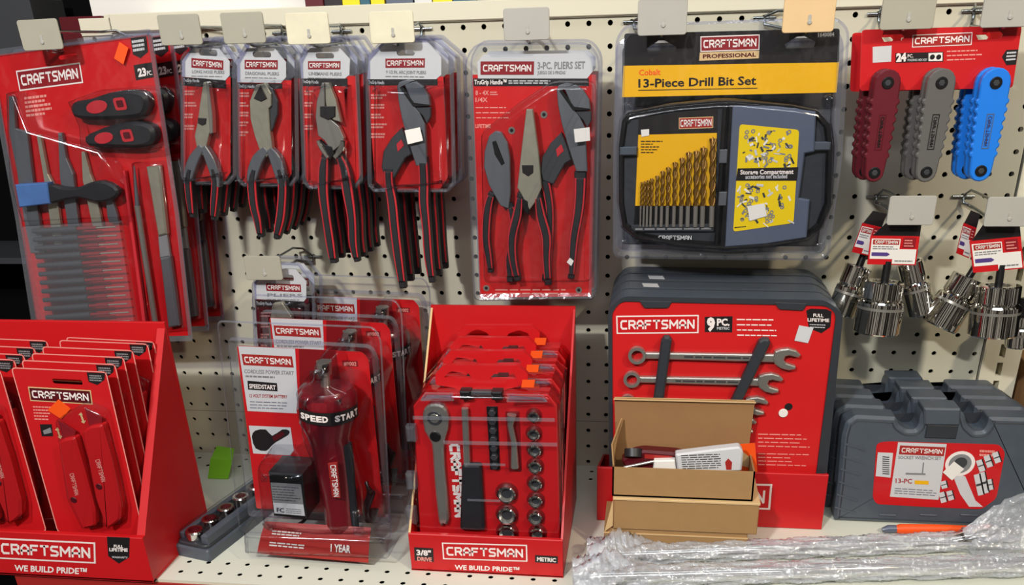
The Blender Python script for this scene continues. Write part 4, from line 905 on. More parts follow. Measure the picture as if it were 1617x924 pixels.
# banner across the base
w2 = 2.3; b = MB(F); BN = [F.q(x, y, w2) for x, y in ((406, 874), (582, 889), (581, 842), (412, 832))]; sy = zs
BN = [(BN[0][0], max(BN[0][1], sy)), (BN[1][0], max(BN[1][1], sy)), BN[2], BN[3]]
e = lambda x, y: tuple(Vector(BN[0]).lerp(Vector(BN[1]), x).lerp(Vector(BN[3]).lerp(Vector(BN[2]), x), y))
for k in range(8):
    y0, y1 = k / 8, (k + 1) / 8; wv = lambda y: w2 - .5 * y * y
    b.add([e(0, y0) + (wv(y0),), e(1, y0) + (wv(y0),), e(1, y1) + (wv(y1),), e(0, y1) + (wv(y1),)], [(0, 1, 2, 3)], 'brick_red', True)
b.lines(e(.1, .66), e(.38, .64), e(.1, .86), 2, w2 - .15, 'print_white', .5, .1); b.lines(e(.1, .3), e(.48, .28), e(.1, .5), 2, w2 + .01, 'print_white', .5, .2); b.text('1 YEAR', e(.66, .3), e(.84, .3), e(.66, .55), w2 + .01, 'print_white', .04)
b.build('base_banner', t)
# shell
b = MB(F); o = rpoly(F.P([(343, 505), (592, 515), (603, 535), (619, 850), (378, 840)], 0), .3); o = [(x, max(y, sy)) for x, y in o]
b.ring(o, inset(o, .07), .05, 'clear_edge', .1); b.prism(inset(o, .07), .0, .06, 'clear_soft', back=False)
i = rpoly(F.P([(358, 533), (586, 545), (596, 562), (618, 828), (392, 815)], .2), .3); b.ring(i, inset(i, .08), .1, 'clear_edge', .35); b.ring(inset(i, .08), inset(i, .3), .35, 'clear_thick', .08)
b.dome(rpoly(F.P([(468, 610), (495, 595), (498, 566), (528, 566), (530, 595), (562, 606), (574, 640), (566, 690), (585, 760), (596, 838), (505, 838), (420, 828), (408, 740), (412, 722), (495, 725), (480, 690)], 1.5), .2), .06, 2.45, 'clear_dome', .7, 5)
bx = F.P([(382, 838), (612, 848), (614, 886), (384, 876)], 2.4); bx = [(x, max(y, sy)) for x, y in bx]; b.dome(rpoly(bx, .15), .05, 2.5, 'clear_dome', .3, 3); b.build('clear_blister', t)
dup(t, (-.15, 4.1, .05), 'middle power starter pack, its white label showing above the front one')
dup(t, (.25, 8.3, 0), 'rearmost power starter pack, against the pegboard')

# ------------------------------------------------------------------ red tray of ratchet sets
fl, frr = on_z(648.7, 904), on_z(890, 910); YF2 = (fl.y + frr.y) / 2; X0, X1 = fl.x, frr.x
F = Frame(None, None, o=Vector((X0, YF2, SZ)), u=Vector((1, 0, 0)), v=Vector((0, 0, 1))); W2_ = X1 - X0
t = thing('display_tray', 'narrow red cardboard tray holding four ratchet sets in the middle', 'display tray', F)
ph = F.q(889, 854)[1]; DB = 7.6
bkF = Frame(None, None, o=Vector((X0, YF2 + DB, SZ)), u=Vector((1, 0, 0)), v=Vector((0, 0, 1))); hb = bkF.q(795, 482)[1]
b = MB(F); b.box((0, .02, -.2), (W2_, ph, 0), 'red_box', .03); b.badge(F.P([(699.7, 883), (833, 887), (833, 861.7), (697.7, 856.7)]), .012, fill='red_box')
b.text('WE BUILD PRIDE™', F.q(718, 899), F.q(820, 903), F.q(718, 892), .012, 'print_white', .03)
b.face(F.P([(655, 885), (685, 887.5), (684, 866), (654, 864)]), .012, 'card_black'); b.text('3/8"', F.q(658, 876), F.q(681, 877.5), F.q(657.5, 868), .02, 'print_white', .04); b.text('DRIVE', F.q(659, 885), F.q(682, 886.5), F.q(659, 879), .02, 'pink_print', .04)
b.face(F.P([(845, 888), (881, 890), (881, 878.5), (845, 876.5)]), .012, 'card_black'); b.text('METRIC', F.q(848, 885.5), F.q(878, 887.5), F.q(848, 879.5), .02, 'print_white', .04)
b.build('front_panel', t)
bl, br = bkF.q(685, 482)[0], bkF.q(901, 481)[0]
b = MB(F); b.prism([(0, .02), (W2_, .02), (W2_, hb - .6), (W2_, hb), (0, hb), (0, hb - .6)], -DB, -DB + .12, 'red_box'); b.build('back_panel', t)
for x0, nm in ((0, 'side_panel'), (W2_ - .1, 'side_panel')):
    b = MB(F); vs = [(x0, .02, -.1), (x0, ph, -.1), (x0, hb, -DB), (x0, .02, -DB), (x0 + .1, .02, -.1), (x0 + .1, ph, -.1), (x0 + .1, hb, -DB), (x0 + .1, .02, -DB)]
    b.add(vs, [(0, 1, 2, 3), (7, 6, 5, 4)], 'red_box'); b.add(vs, [(1, 5, 6, 2)], 'kraft_edge' if x0 == 0 else 'red_box'); b.add(vs, [(3, 2, 6, 7), (0, 4, 5, 1)], 'red_box'); b.build(nm, t)
b = MB(F); b.box((0, .02, -DB), (W2_, .1, 0), 'red_box'); b.build('tray_floor', t)
# one ratchet set
YS = YF2 + .95
F = Frame((655, 639), (874, 642), YS)
t = thing('ratchet_set_case', 'front ratchet set in the narrow red tray, tools visible through clear lid', 'ratchet set', F, 'ratchet sets in the red tray')
sb = (SZ + .16 - F.o.z)
b = MB(F); body = F.P([(648, 640), (668, 616), (868, 619), (884, 640), (888, 840), (655, 830)], 0); body = [(x, y if y > -3 else sb) for x, y in body]; b.prism(body, -.95, -.05, 'clear_red', .05); 
body2 = inset(body, .12); b.prism(body2, -.9, .0, 'red', .06); b.build('case_tray', t)
b = MB(F); hd = rpoly(F.P([(688, 607), (688, 590), (700, 576), (819, 577), (834, 590), (832, 607), (800, 614), (790, 622), (728, 621), (718, 612)], -.4), .1)
h1 = rpoly(F.P([(701, 596), (708, 588), (724, 583), (740, 589), (746, 597)], -.4), .05); h2 = rpoly(F.P([(773, 598), (780, 590), (796, 585), (812, 590), (817, 598)], -.4), .05)
sheet(b, hd, [h1, h2], -.35, 'red', .25); b.build('hang_handle', t)
b = MB(F); b.box(F.q(726, 632, .45) + (-.1,), F.q(742, 619, .45) + (.42,), 'black', .06); b.box(F.q(776, 633, .45) + (-.1,), F.q(792, 620, .45) + (.42,), 'black', .06); b.box(F.q(742, 628, .45) + (0,), F.q(776, 621, .45) + (.3,), 'gun', .04); b.build('latch', t)
b = MB(F); b.prism(smooth(F.P([(667, 655), (673, 643), (686, 639), (700, 643), (707, 658), (706, 681), (700, 702), (701, 740), (708, 822), (700, 829), (692, 826), (684, 740), (681, 703), (670, 683)], .35), 2), .0, .32, 'steel', .08)
b.prism(circ(*F.q(686, 661, .35), .34, 18), .3, .36, 'gun', .02); b.prism(circ(*F.q(686, 661, .37), .22, 18), .34, .4, 'steel', .02); b.prism(circ(*F.q(687, 690, .37), .25, 14), .3, .4, 'black', .03); b.build('ratchet', t)
b = MB(F); b.logo(F.q(709, 701), F.q(718, 817), F.q(726, 701), .012, 'print_white', thick=.4); b.build('logo_print', t)
b = MB(F); b.rod([F.q(734, 645, .2) + (.18,), F.q(738, 738, .2) + (.18,)], .16, 'steel', 12); b.prism(rpoly(F.P([(729, 735), (759, 735), (765, 840), (726, 838)], .35), .15), .0, .35, 'soft_black', .1); b.build('driver_handle', t)
b = MB(F); b.prism(F.P([(768, 643), (785, 643), (789, 742), (774, 742)], .1), 0, .08, 'black')
for k in range(7): c = F.q(777 + .7 * k, 652 + 14 * k, .2); b.prism(circ(*c, .17, 6), .05, .3, 'gun', .03)
b.build('bit_strip', t)
b = MB(F); b.prism(rpoly(F.P([(798, 650), (820, 650), (824, 745), (804, 745)], .03), .05), 0, .03, 'deep_red'); b.rod([F.q(808, 655, .2) + (.2,), F.q(806, 672, .2) + (.2,), F.q(812, 700, .2) + (.2,), F.q(813, 738, .2) + (.2,)], [.22, .14, .14, .2], 'steel', 10); b.build('adapter', t)
for k, (x, y, r) in enumerate([(842, 660, .26), (842, 688, .28), (843.5, 714, .30), (844, 740, .31), (844.5, 767, .32), (845, 794, .33), (845, 821, .34), (848, 846, .35), (799, 783, .44), (799.5, 817, .45), (800, 845, .45)]):
    b = MB(F); c = F.q(x, y, .3); b.prism(circ(*c, r + .1, 16), 0, .02, 'deep_red'); b.lathe((c[0], c[1], 0), (0, 0, 1), [(r, 0), (r, .25), (r - .05, .3), (r - .1, .3), (r * .55, .12), (0, .12)], 'chrome', 18, ['chrome', 'chrome', 'chrome', 'steel', 'gun']); b.build('socket', t)
lidp = [(x, y) for x, y in inset(body, -.02)]
b = MB(F); b.dome(rpoly(lidp, .15), 0, .55, 'clear_dome', .15); 
for p4 in ([(664, 632), (672, 618), (716, 619), (718, 632)], [(800, 634), (802, 620), (858, 622), (866, 634)]): q4 = rpoly(F.P(p4, .5), .06); b.ring(q4, inset(q4, .07), .6, 'clear_edge'); b.prism(inset(q4, .12), .55, .6, 'clear_edge')  # clear windows added to imitate the pale sheen along the lid top
for y in (685, 760, 815): b.box(F.q(643, y + 12, .3) + (0,), F.q(655, y - 12, .3) + (.45,), 'clear_thick', .1)
for y, x0, x1 in ((733, 733, 798), (790, 738, 790), (661, 652, 876), (700, 700, 880)):
    p, q = F.q(x0, y, .56), F.q(x1, y + 1, .56); b.box((p[0], p[1] - .04, .53), (q[0], q[1] + .04, .58), 'clear_thick')
b.build('clear_lid', t)
b = MB(F); b.prism(F.P([(825, 600), (845, 600), (843, 612), (823, 612)], -.1), -.12, -.1, 'orange'); b.build('price_sticker', t)
for k, s_ in enumerate(('second', 'third', 'fourth and rearmost')): dup(t, (-.03 * (k + 1), 1.72 * (k + 1), .05 * (k + 1)), '%s ratchet set back in the narrow red tray' % s_)

# ------------------------------------------------------------------ carton of wrench sets
YC = -6.2; F = Frame((950, 825), (1300, 838), YC); x0c, x1c = at(943, 739, YC).x, at(1309, 750, YC).x; zt = at(1309, 750, YC).z; zt0 = at(943, 739, YC).z
F = Frame(None, None, o=Vector((x0c, YC, SZ)), u=Vector((1, 0, 0)), v=Vector((0, 0, 1))); WC = x1c - x0c; hc = (zt + zt0) / 2 - SZ
t = thing('display_carton', 'low red cardboard carton holding the stack of wrench sets', 'display carton', F)
b = MB(F); b.box((0, .02, -.15), (WC, hc, 0), 'red_box', .03); b.badge([F.q(1040, 800), F.q(1216, 805), F.q(1218, 765), F.q(1041, 760)], .012, fill='red_box'); b.build('front_panel', t)
for x in (0, WC - .12):
    b = MB(F); b.slab([(x, .02, -.15), (x, hc, -.15), (x, hc * .3, -5.9), (x, .02, -5.9)], (.12, 0, 0), 'red_box'); b.build('side_panel', t)
b = MB(F); b.box((.12, .02, -5.9), (WC - .12, hc * .3, -5.8), 'red_box'); b.box((.12, .02, -5.8), (WC - .12, .1, -.15), 'red_box'); b.build('carton_body', t)
YW = YC + .55
F = Frame((966.7, 600), (1304, 600), YW); F.u = Vector((1, 0, 0)); F.v = Vector((0, 0, 1)); F.n = Vector((0, -1, 0))
t = thing('wrench_set_case', 'front nine piece wrench set, red face with two combination wrenches strapped on', 'wrench set', F, 'wrench sets standing in the carton')
sb = SZ + .12 - F.o.z
oc = F.P([(960, 490), (982, 467), (1303, 473), (1331, 494), (1304, 752), (966, 742)]); oc = [(x, y if k < 4 else sb) for k, (x, y) in enumerate(oc)]
oc[4] = (F.q(1304, 752)[0] + .1, sb); oc[5] = (F.q(964, 742)[0], sb)
b = MB(F); oc = rpoly(oc, .3); b.prism(oc, -1.15, -.02, 'case_grey', .06); ic = rpoly(F.P([(966.7, 492), (981, 475), (1305, 482), (1320, 495), (1288, 752), (968, 742)]), .25); b.ring(oc, ic, .1, 'case_dark', .1)
b.ring(oc, inset(oc, -.01), .1, 'case_grey', -.1)
for q_ in ([(1009, 474), (1062, 475), (1055, 486), (1017, 486)], [(1221, 476), (1275, 478), (1268, 490), (1230, 488)]): b.prism(rpoly(F.P(q_), .08), 0, .12, 'case_dark', .03)
b.build('case_body', t)
b = MB(F); b.prism(ic, -.02, .03, 'print_red'); b.badge(F.P([(973.8, 527), (1103, 525.7), (1104.6, 497), (973, 498.5)]), .04, fill='red')
b.face(F.P([(1113, 524), (1156, 524.6), (1156.6, 499), (1113, 500)]), .04, 'card_black'); b.text('9', F.q(1116, 521), F.q(1129, 521), F.q(1116, 502), .05, 'print_white', .06); b.text('PC.', F.q(1132, 513.5), F.q(1152, 513.5), F.q(1132, 503), .05, 'print_white', .04); b.text('METRIC', F.q(1132, 520), F.q(1152, 520), F.q(1132, 516), .05, 'light_print', .02)
b.lines(F.q(1164, 533), F.q(1232, 534), F.q(1163, 500), 4, .04, 'print_white', .22, .25)
b.face(F.P([(1273, 490), (1280, 487), (1305, 488), (1313, 492), (1311, 516), (1297, 526), (1277, 518)]), .04, 'card_black'); b.text('FULL', F.q(1284, 500), F.q(1300, 500.5), F.q(1284, 495), .05, 'print_white', .03); b.text('LIFETIME', F.q(1275, 507), F.q(1309, 508), F.q(1275, 502), .05, 'print_white', .03); b.lines(F.q(1279, 518), F.q(1304, 519), F.q(1278, 510), 2, .05, 'light_print', .3, .1)
b.lines(F.q(1197, 707), F.q(1282, 709), F.q(1197, 682), 4, .04, 'pink_print', .25, .5); b.lines(F.q(1197, 736), F.q(1280, 738), F.q(1197, 713), 4, .04, 'pink_print', .25, .4); b.face(circ(*F.q(1245, 642), .19, 16), .04, 'card_black'); b.build('face_card', t)
b = MB(F); b.prism(F.P([(1262, 514), (1284.6, 518), (1276, 542), (1254.5, 538)], .07), .05, .07, 'light_print'); b.build('price_sticker', t)
def wrench(rx, ry, jx, jy, k, nm='wrench'):
    b = MB(F); R1, R2 = .42 * k, .27 * k; c = F.q(rx, ry, .3); j = Vector(F.q(jx, jy, .3)); cc = Vector(c); d = (j - cc).normalized(); n_ = Vector((-d.y, d.x))
    o_, i_ = circ(c[0], c[1], R1, 24), circ(c[0], c[1], R2, 24)
    b.ring(o_, i_, .34, 'steel'); b.ring(o_, circ(c[0], c[1], R1 + .01, 24), .34, 'steel', .08); b.ring(i_, circ(c[0], c[1], R2 + .005, 24), .34, 'steel', .04)
    q0, q1 = cc + d * (R1 - .03), j - d * .45 * k; hw = .19 * k
    b.prism([tuple(q0 - n_ * hw * .8), tuple(q0 + n_ * hw * .8), tuple(q1 + n_ * hw), tuple(q1 - n_ * hw)], .05, .32, 'steel', .05)
    ax = Matrix.Rotation(math.radians(-15), 2) @ d; ay = Vector((-ax.y, ax.x)); f = lambda x, y: tuple(j + ax * x * k + ay * y * k)
    jaw = [f(-.62, -.16), f(-.42, -.38), f(-.1, -.5), f(.3, -.5), f(.56, -.36), f(.52, -.22), f(.05, -.2), f(-.1, -.1), f(-.1, .1), f(.05, .2), f(.5, .22), f(.54, .36), f(.28, .5), f(-.1, .5), f(-.42, .36), f(-.62, .2)]
    b.prism(jaw, .05, .36, 'steel', .05); b.lines(tuple(q0.lerp(q1, .3) - n_ * .05), tuple(q0.lerp(q1, .85) - n_ * .05), tuple(q0.lerp(q1, .3) + n_ * .06), 1, .325, 'gun', .8, 0); return b.build(nm, t)
wrench(1006, 562, 1242, 567, 1.0); wrench(997.7, 600, 1216, 605, .95); wrench(991, 636, 1194, 641, .9)
for k in range(3): wrench(988 - 4 * k, 668 + 26 * k, 1178 - 16 * k, 672 + 26 * k, .8 - .06 * k)
for q_ in ([(1044, 540), (1049, 533), (1057, 533), (1061, 538), (1040, 690), (1024, 690)], [(1199, 540), (1206, 536), (1215, 537), (1217, 543), (1150, 680), (1134, 680)]): b = MB(F); b.prism(F.P(q_, .5), .1, .5, 'case_dark', .08); b.build('rubber_strap', t)
b = MB(F); b.prism(circ(*F.q(1237, 653, .1), .22, 16), .04, .1, 'white', .02); b.build('round_seal', t)
for k, s_ in enumerate(('second', 'third', 'rearmost')):
    c = dup(t, (.02 * k, 1.38 * (k + 1), .02 * k), '%s wrench set case in the carton, showing only its grey top' % s_, skip=('wrench', 'rubber_strap', 'round_seal'))
    if k < 2:
        Fk = Frame(None, None, o=Vector((0, 0, 0)), u=Vector((1, 0, 0)), v=Vector((0, 1, 0)))
        b = MB(Fk); x_, y_ = F.q(985, 467); top = max(p[1] for p in oc) + .012
        p = (x_ + .9 + .25 * k); b.add([(p, top, -.15), (p + .75, top - .01, -.1), (p + .65, top, -.75), (p - .1, top, -.8)], [(0, 1, 2, 3)], 'light_print'); b.build('top_sticker', c)

# ------------------------------------------------------------------ kraft boxes in front of the carton
YK = -9.0; D_ = 2.6
def kraft(name, label, tl, tr, zb, ztop, fr=None, YY=YK, dd=D_):
    a, c = at(*tl, YY), at(*tr, YY); F = Frame(None, None, o=Vector((a.x, YY, zb)), u=Vector((1, 0, 0)), v=Vector((0, 0, 1))); return F, c.x - a.x, ztop - zb
z3t = at(1060, 838, YK).z; z2b = z3t + .02; z2t = at(1080, 790, YK - .1).z; z1b = z2t + .03; z1t = at(1080, 742, YK).z
F, w, h = kraft('', '', (954, 834), (1181, 842), SZ, z3t, YY=YK); t = thing('kraft_box', 'lowest closed kraft box of the three stacked before the wrench carton', 'box', F, 'kraft boxes stacked on the shelf')
b = MB(F); b.box((0, .01, -D_), (w, h, 0), 'kraft', .04); b.build('box_body', t); b = MB(F); b.box((-.02, h - .28, -.02), (w + .02, h - .22, .04), 'kraft_edge'); b.build('lid_flap', t)
F, w, h = kraft('', '', (969, 786), (1200, 793), z2b, z2t, YY=YK - .1); t = thing('kraft_box', 'middle kraft box of the stack, closed, with a pale lid edge', 'box', F, 'kraft boxes stacked on the shelf')
b = MB(F); b.box((0, 0, -D_), (w, h - .12, 0), 'kraft', .04); b.build('box_body', t); b = MB(F); b.box((-.03, h - .12, -D_), (w + .03, h, .06), 'kraft_edge', .02); b.slab([(-.4, -.1, .1), (-.02, .2, .05), (-.02, h - .1, .05), (-.1, h - .3, .1)], (0, 0, -.05), 'kraft_edge'); b.build('lid_flap', t)
F, w, h = kraft('', '', (967, 741), (1193, 743), z1b, z1t, YY=YK); t = thing('kraft_box', 'top kraft box, lid raised, holding a knife and a glue tube', 'box', F, 'kraft boxes stacked on the shelf')
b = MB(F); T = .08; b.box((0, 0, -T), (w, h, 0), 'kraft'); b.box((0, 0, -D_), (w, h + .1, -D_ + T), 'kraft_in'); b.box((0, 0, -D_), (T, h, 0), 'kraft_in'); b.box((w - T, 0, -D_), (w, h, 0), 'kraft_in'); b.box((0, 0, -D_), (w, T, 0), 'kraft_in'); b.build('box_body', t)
BFk = Frame(None, None, o=Vector((F.o.x, YK + D_, F.o.z)), u=F.u, v=F.v); lt = BFk.q(1080, 631)[1] - 0
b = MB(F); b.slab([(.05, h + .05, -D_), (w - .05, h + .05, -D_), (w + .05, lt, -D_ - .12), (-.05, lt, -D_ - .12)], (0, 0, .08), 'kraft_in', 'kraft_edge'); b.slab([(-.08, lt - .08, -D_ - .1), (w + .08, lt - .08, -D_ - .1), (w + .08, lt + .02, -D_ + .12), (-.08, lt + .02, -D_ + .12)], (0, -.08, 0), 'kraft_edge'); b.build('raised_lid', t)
b = MB(F); b.slab([(0, h, -.3), (0, h, -D_ + .2), (.3, h + 1.5, -D_ + .3), (-.1, h + .8, -.8)], (.06, 0, 0), 'kraft'); b.build('side_flap', t)
# contents
o_ = Vector((F.o.x, YK + 1.3, F.o.z)); 
def loose(px, py, Y): return at(px, py, Y)
FK = Frame((985, 735), (1180, 735), YK + 1.0)
t = thing('utility_knife', 'maroon and black utility knife lying in the open kraft box', 'utility knife', FK)
b = MB(FK); P_ = FK.P([(980, 728), (1000, 715), (1016, 712), (1070, 716), (1088, 722), (1084, 738), (1030, 744), (990, 742)], .3); b.prism(rpoly(P_, .15), -.3, .3, 'maroon', .1); b.build('knife_body', t)
b = MB(FK); b.rod([FK.q(1000, 712, .3) + (.1,), FK.q(1000, 722, .3) + (.3,)], .42, 'soft_black', 14); b.prism(FK.P([(1018, 718), (1062, 721), (1062, 727), (1018, 724)], .34), .28, .34, 'brick_red'); b.rod([FK.q(985, 740, .5) + (.4,), FK.q(1040, 728, .5) + (.45,)], .08, 'steel', 6); b.build('thumb_wheel', t)
FT = Frame((1030, 742), (1175, 738), YK + .55); t = thing('glue_tube', 'white tube with grey print and a small red mark in the open box', 'tube', FT)
b = MB(FT); P_ = FT.P([(1070, 747), (1066, 718), (1130, 710), (1168, 706), (1174, 715), (1171, 745)], .3); b.prism(rpoly(P_, .1), -.15, .3, 'light_print', .08)
b.lines(FT.q(1078, 742, .31), FT.q(1140, 740, .31), FT.q(1075, 718, .31), 7, .31, 'gun', .4, .1); b.face(FT.P([(1145, 730), (1150, 724), (1156, 730), (1155, 742), (1147, 742)], .31), .312, 'brick_red'); b.build('tube_body', t)
b = MB(FT); b.prism(FT.P([(1031, 743), (1033, 728), (1066, 727), (1068, 743)], .2), -.1, .2, 'white', .05); b.build('tube_cap', t)
FR = Frame((1165, 735), (1196, 735), YK + 1.8); b = MB(FR); b.prism(FR.P([(1160, 745), (1166, 702), (1192, 700), (1196, 745)]), -.03, .02, 'orange'); b.face(FR.P([(1170, 735), (1174, 714), (1184, 722), (1182, 738)]), .025, 'kraft_edge'); o = b.build('folded_card', F=FR); tag(o, 'small orange card standing at the right end inside the open box', 'card')

# ------------------------------------------------------------------ grey socket wrench cases at the right
YR = -5.3; a, c = at(1332, 700, YR), at(1640, 700, YR)
F = Frame(None, None, o=Vector((a.x, YR, SZ)), u=Vector((1, 0, 0)), v=Vector((0, 0, 1)))
t = thing('socket_wrench_case', 'front grey socket wrench case with red printed label', 'socket wrench case', F, 'grey socket wrench cases standing in a row')
CO2 = [(1317, 826), (1318, 810), (1324, 760), (1330, 690), (1336, 668), (1352, 657), (1416, 660), (1420, 672), (1432, 680), (1446, 680), (1452, 672), (1454, 658), (1459, 650), (1518, 650), (1524, 656), (1528, 672), (1540, 683), (1554, 682), (1561, 672), (1563, 660), (1640, 662), (1664, 680), (1650, 830)]
P_ = F.P(CO2); P_ = [(x, max(y, .02)) for x, y in P_]; P_[0] = (P_[0][0], .02); P_[-1] = (P_[-1][0], .02)
P_ = rpoly(P_, .12)
b = MB(F); b.prism(P_, -1.0, 0, 'case_grey', .14); b.prism(inset(P_, .35), -1.25, -1.0, 'case_dark')
e = inset(P_, .3); b.ring(inset(P_, .22), inset(P_, .27), .01, 'case_dark', .03)
for k in range(6): q0, q1 = F.q(1333 - 3 * k, 702 + 20 * k), F.q(1366 - 3 * k, 712 + 20 * k); b.slab([q0 + (.03,), q1 + (.03,), (q1[0], q1[1] + .1, .03), (q0[0], q0[1] + .1, .03)], (0, 0, -.05), 'case_grey')
for x in (1388, 1452, 1516): q0 = F.q(x, 814); b.box((q0[0], q0[1], 0), (q0[0] + .8, q0[1] + .08, .05), 'case_grey', .02)
b.build('case_shell', t)
b = MB(F); b.box(F.q(1461, 692, .1) + (0,), F.q(1514, 673, .1) + (.08,), 'case_dark', .03); b.prism(rpoly(F.P([(1460, 672), (1516, 673), (1518, 646), (1459, 645)], .15), .08), -.9, .15, 'case_grey', .08); b.build('latch', t)
b = MB(F); lab = rpoly(F.P([(1384, 700), (1400, 697), (1578, 702), (1587, 714), (1573, 787), (1550, 804), (1475, 801), (1384, 796), (1378, 786)]), .2); b.prism(lab, 0, .02, 'red')
b.face(F.P([(1405, 784), (1481.6, 789), (1494.6, 701), (1418, 698)]), .03, 'light_print'); b.badge(F.P([(1419, 717), (1490, 720), (1492, 706), (1421, 703)]), .04, frame_m=None, fill='brick_red')
b.text('SOCKET WRENCH SET', F.q(1418, 724), F.q(1486, 726), F.q(1418, 719), .04, 'grey_print'); b.face(F.P([(1430, 749), (1461, 750), (1461, 747), (1430, 746)]), .04, 'grey_print'); b.face(F.P([(1455, 749), (1457, 749), (1459, 730), (1457, 730)]), .04, 'grey_print')
b.text('13-PC', F.q(1414, 762), F.q(1440, 763), F.q(1414, 755), .04, 'brick_red'); b.face(F.P([(1444, 764), (1466, 765), (1466, 759), (1444, 758)]), .04, 'yellow'); b.lines(F.q(1412, 780), F.q(1478, 784), F.q(1413, 769), 3, .04, 'slate', .3, .1)
b.face(F.P([(1382.5, 751.6), (1406, 754), (1410, 715), (1386, 714)]), .03, 'light_print')
for k in range(9): q0, q1 = F.q(1393, 748 - 3.3 * k), F.q(1404, 749 - 3.3 * k); b.face([q0, q1, (q1[0], q1[1] + .05), (q0[0], q0[1] + .05)], .04, 'gun')
b.text('1 CRAFT', F.q(1546, 720), F.q(1570, 721), F.q(1546, 713), .03, 'pink_print') if False else b.lines(F.q(1546, 721), F.q(1570, 722), F.q(1547, 709), 2, .03, 'pink_print', .6, .1)
rc = F.q(1515.7, 732); b.face(F.P([(1502, 745), (1524, 752), (1540, 790), (1552, 800), (1530, 800), (1516, 780)]), .028, 'light_print'); b.face(circ(*rc, .68, 24), .032, 'print_white'); b.face(circ(*rc, .52, 24), .036, 'grey_print'); b.face(circ(rc[0] + .02, rc[1] + .05, .3, 18), .04, 'gun')
for (x, y, l, a_) in ((1548, 735, 22, 64), (1560, 728, 22, 64), (1573, 722, 20, 64), (1545, 765, 40, 70), (1553, 762, 40, 70), (1490, 765, 14, 68), (1488, 785, 20, 68), (1500, 782, 18, 68), (1562, 765, 20, 70)):
    p = Vector(F.q(x, y)); dd = Vector((math.cos(math.radians(-a_)), math.sin(math.radians(-a_)))); nn = Vector((-dd.y, dd.x)) * .13; ll = l / 66; b.face([tuple(p - nn - dd * ll), tuple(p + nn - dd * ll), tuple(p + nn + dd * ll), tuple(p - nn + dd * ll)], .045, 'light_print'); b.face([tuple(p - nn * .9 - dd * ll * .1), tuple(p + nn - dd * ll * .1), tuple(p + nn + dd * ll * .1), tuple(p - nn * .9 + dd * ll * .1)], .05, 'gun'); b.face([tuple(p + nn * 1.4 - dd * ll), tuple(p + nn * 1.0 - dd * ll), tuple(p + nn * 1.0 + dd * ll), tuple(p + nn * 1.4 + dd * ll)], .05, 'card_black')
b.face(F.P([(1488, 745), (1502.7, 758), (1522, 740), (1506, 728)]), .06, 'white'); b.build('printed_label', t)
for k, s_ in enumerate(('second', 'third', 'rearmost')): dup(t, (-.22 * (k + 1), 1.32 * (k + 1), .0), '%s grey socket wrench case back in the row, lid edge only' % s_)

# ------------------------------------------------------------------ orange screwdriver, wrapped chrome tubes
p0, p1 = on_z(1392, 842), on_z(1570, 842); u = (p1 - p0).normalized(); F = Frame(None, None, o=p0 + Vector((0, 0, .25)), u=u, v=Vector((-u.y, u.x, 0)) )
t = thing('screwdriver', 'orange handled tool lying on the shelf before the grey cases', 'screwdriver', F); L = (p1 - p0).length
b = MB(F); b.rod([(.6, 0, 0), (.9, 0, 0), (2.5, 0, 0), (L - .3, 0, -.05), (L, 0, -.05)], [.16, .25, .23, .17, .1], 'orange', 12); b.build('handle_body', t); b = MB(F); b.rod([(0, 0, -.05), (.3, 0, 0), (.65, 0, 0)], [.1, .2, .2], 'slate', 12); b.build('end_cap', t)
def wrapped(pa, pb, r, flare, label, seed, zl=0.0, blob=True):
    A_, B_ = on_z(*pa), on_z(*pb); u = (B_ - A_).normalized(); L = (B_ - A_).length; F = Frame(None, None, o=A_ + Vector((0, 0, r + .12 + zl)), u=u, v=Vector((-u.y, u.x, 0)))
    t = thing('wrapped_chrome_tube', label, 'wrapped tube', F, 'bubble wrapped chrome tubes'); b = MB(F)
    prof = [(.3, r * .9), (.6, r), (L * .45, r), (L - 3.3, r)] + ([(L - 2.6, r * 1.35), (L - 1.9, r * 1.7), (L - .3, r * 1.75), (L, r * 1.5)] if flare else [(L, r)])
    b.rod([(x, 0, (rr_ - r) * .7) for x, rr_ in prof], [q[1] for q in prof], 'chrome', 20); b.build('tube', t)
    R = random.Random(seed); b = MB(F); n = 40; m_ = 200; rings = []
    ph1, ph2 = R.uniform(0, 6), R.uniform(0, 6)
    for j in range(m_ + 1):
        x = -.5 + (L + .9) * j / m_; base = r * (1.75 if flare and x > L - 2.4 else 1.0) + .13
        bl = max(0, 1 - abs(x - .8) / 2.6) * (.8 if blob else .2); ring = []
        for k in range(n):
            a = 2 * math.pi * k / n; rad = base + .05 * math.sin(5 * a + x * 2.1 + ph1) + .045 * math.sin(9 * a - x * 1.3 + ph2) + bl * (.7 + .35 * math.sin(4 * a + 2.5 * x) + R.uniform(-.25, .25)) + R.uniform(-.035, .035)
            z = max(math.sin(a) * rad * .9, -r - .1 - zl); ring.append((x, math.cos(a) * rad * 1.15, z + (rad * 0)))
        rings.append(ring)
    vs = [p for q in rings for p in q]; fs = [(j * n + k, j * n + (k + 1) % n, (j + 1) * n + (k + 1) % n, (j + 1) * n + k) for j in range(m_) for k in range(n)]
    b.add(vs, fs, 'bubble', True); b.build('bubble_wrap', t); return t, F, L
wrapped((945, 891), (1600, 864), .33, True, 'rear wrapped chrome tube with a flared right end', 1)
wrapped((922, 926), (1640, 905), .36, False, 'front wrapped chrome tube along the bottom edge of the picture', 2)
F = Frame((1525, 832), (1617, 830), -7.6); R = random.Random(5); b = MB(F); N = 14
g = []
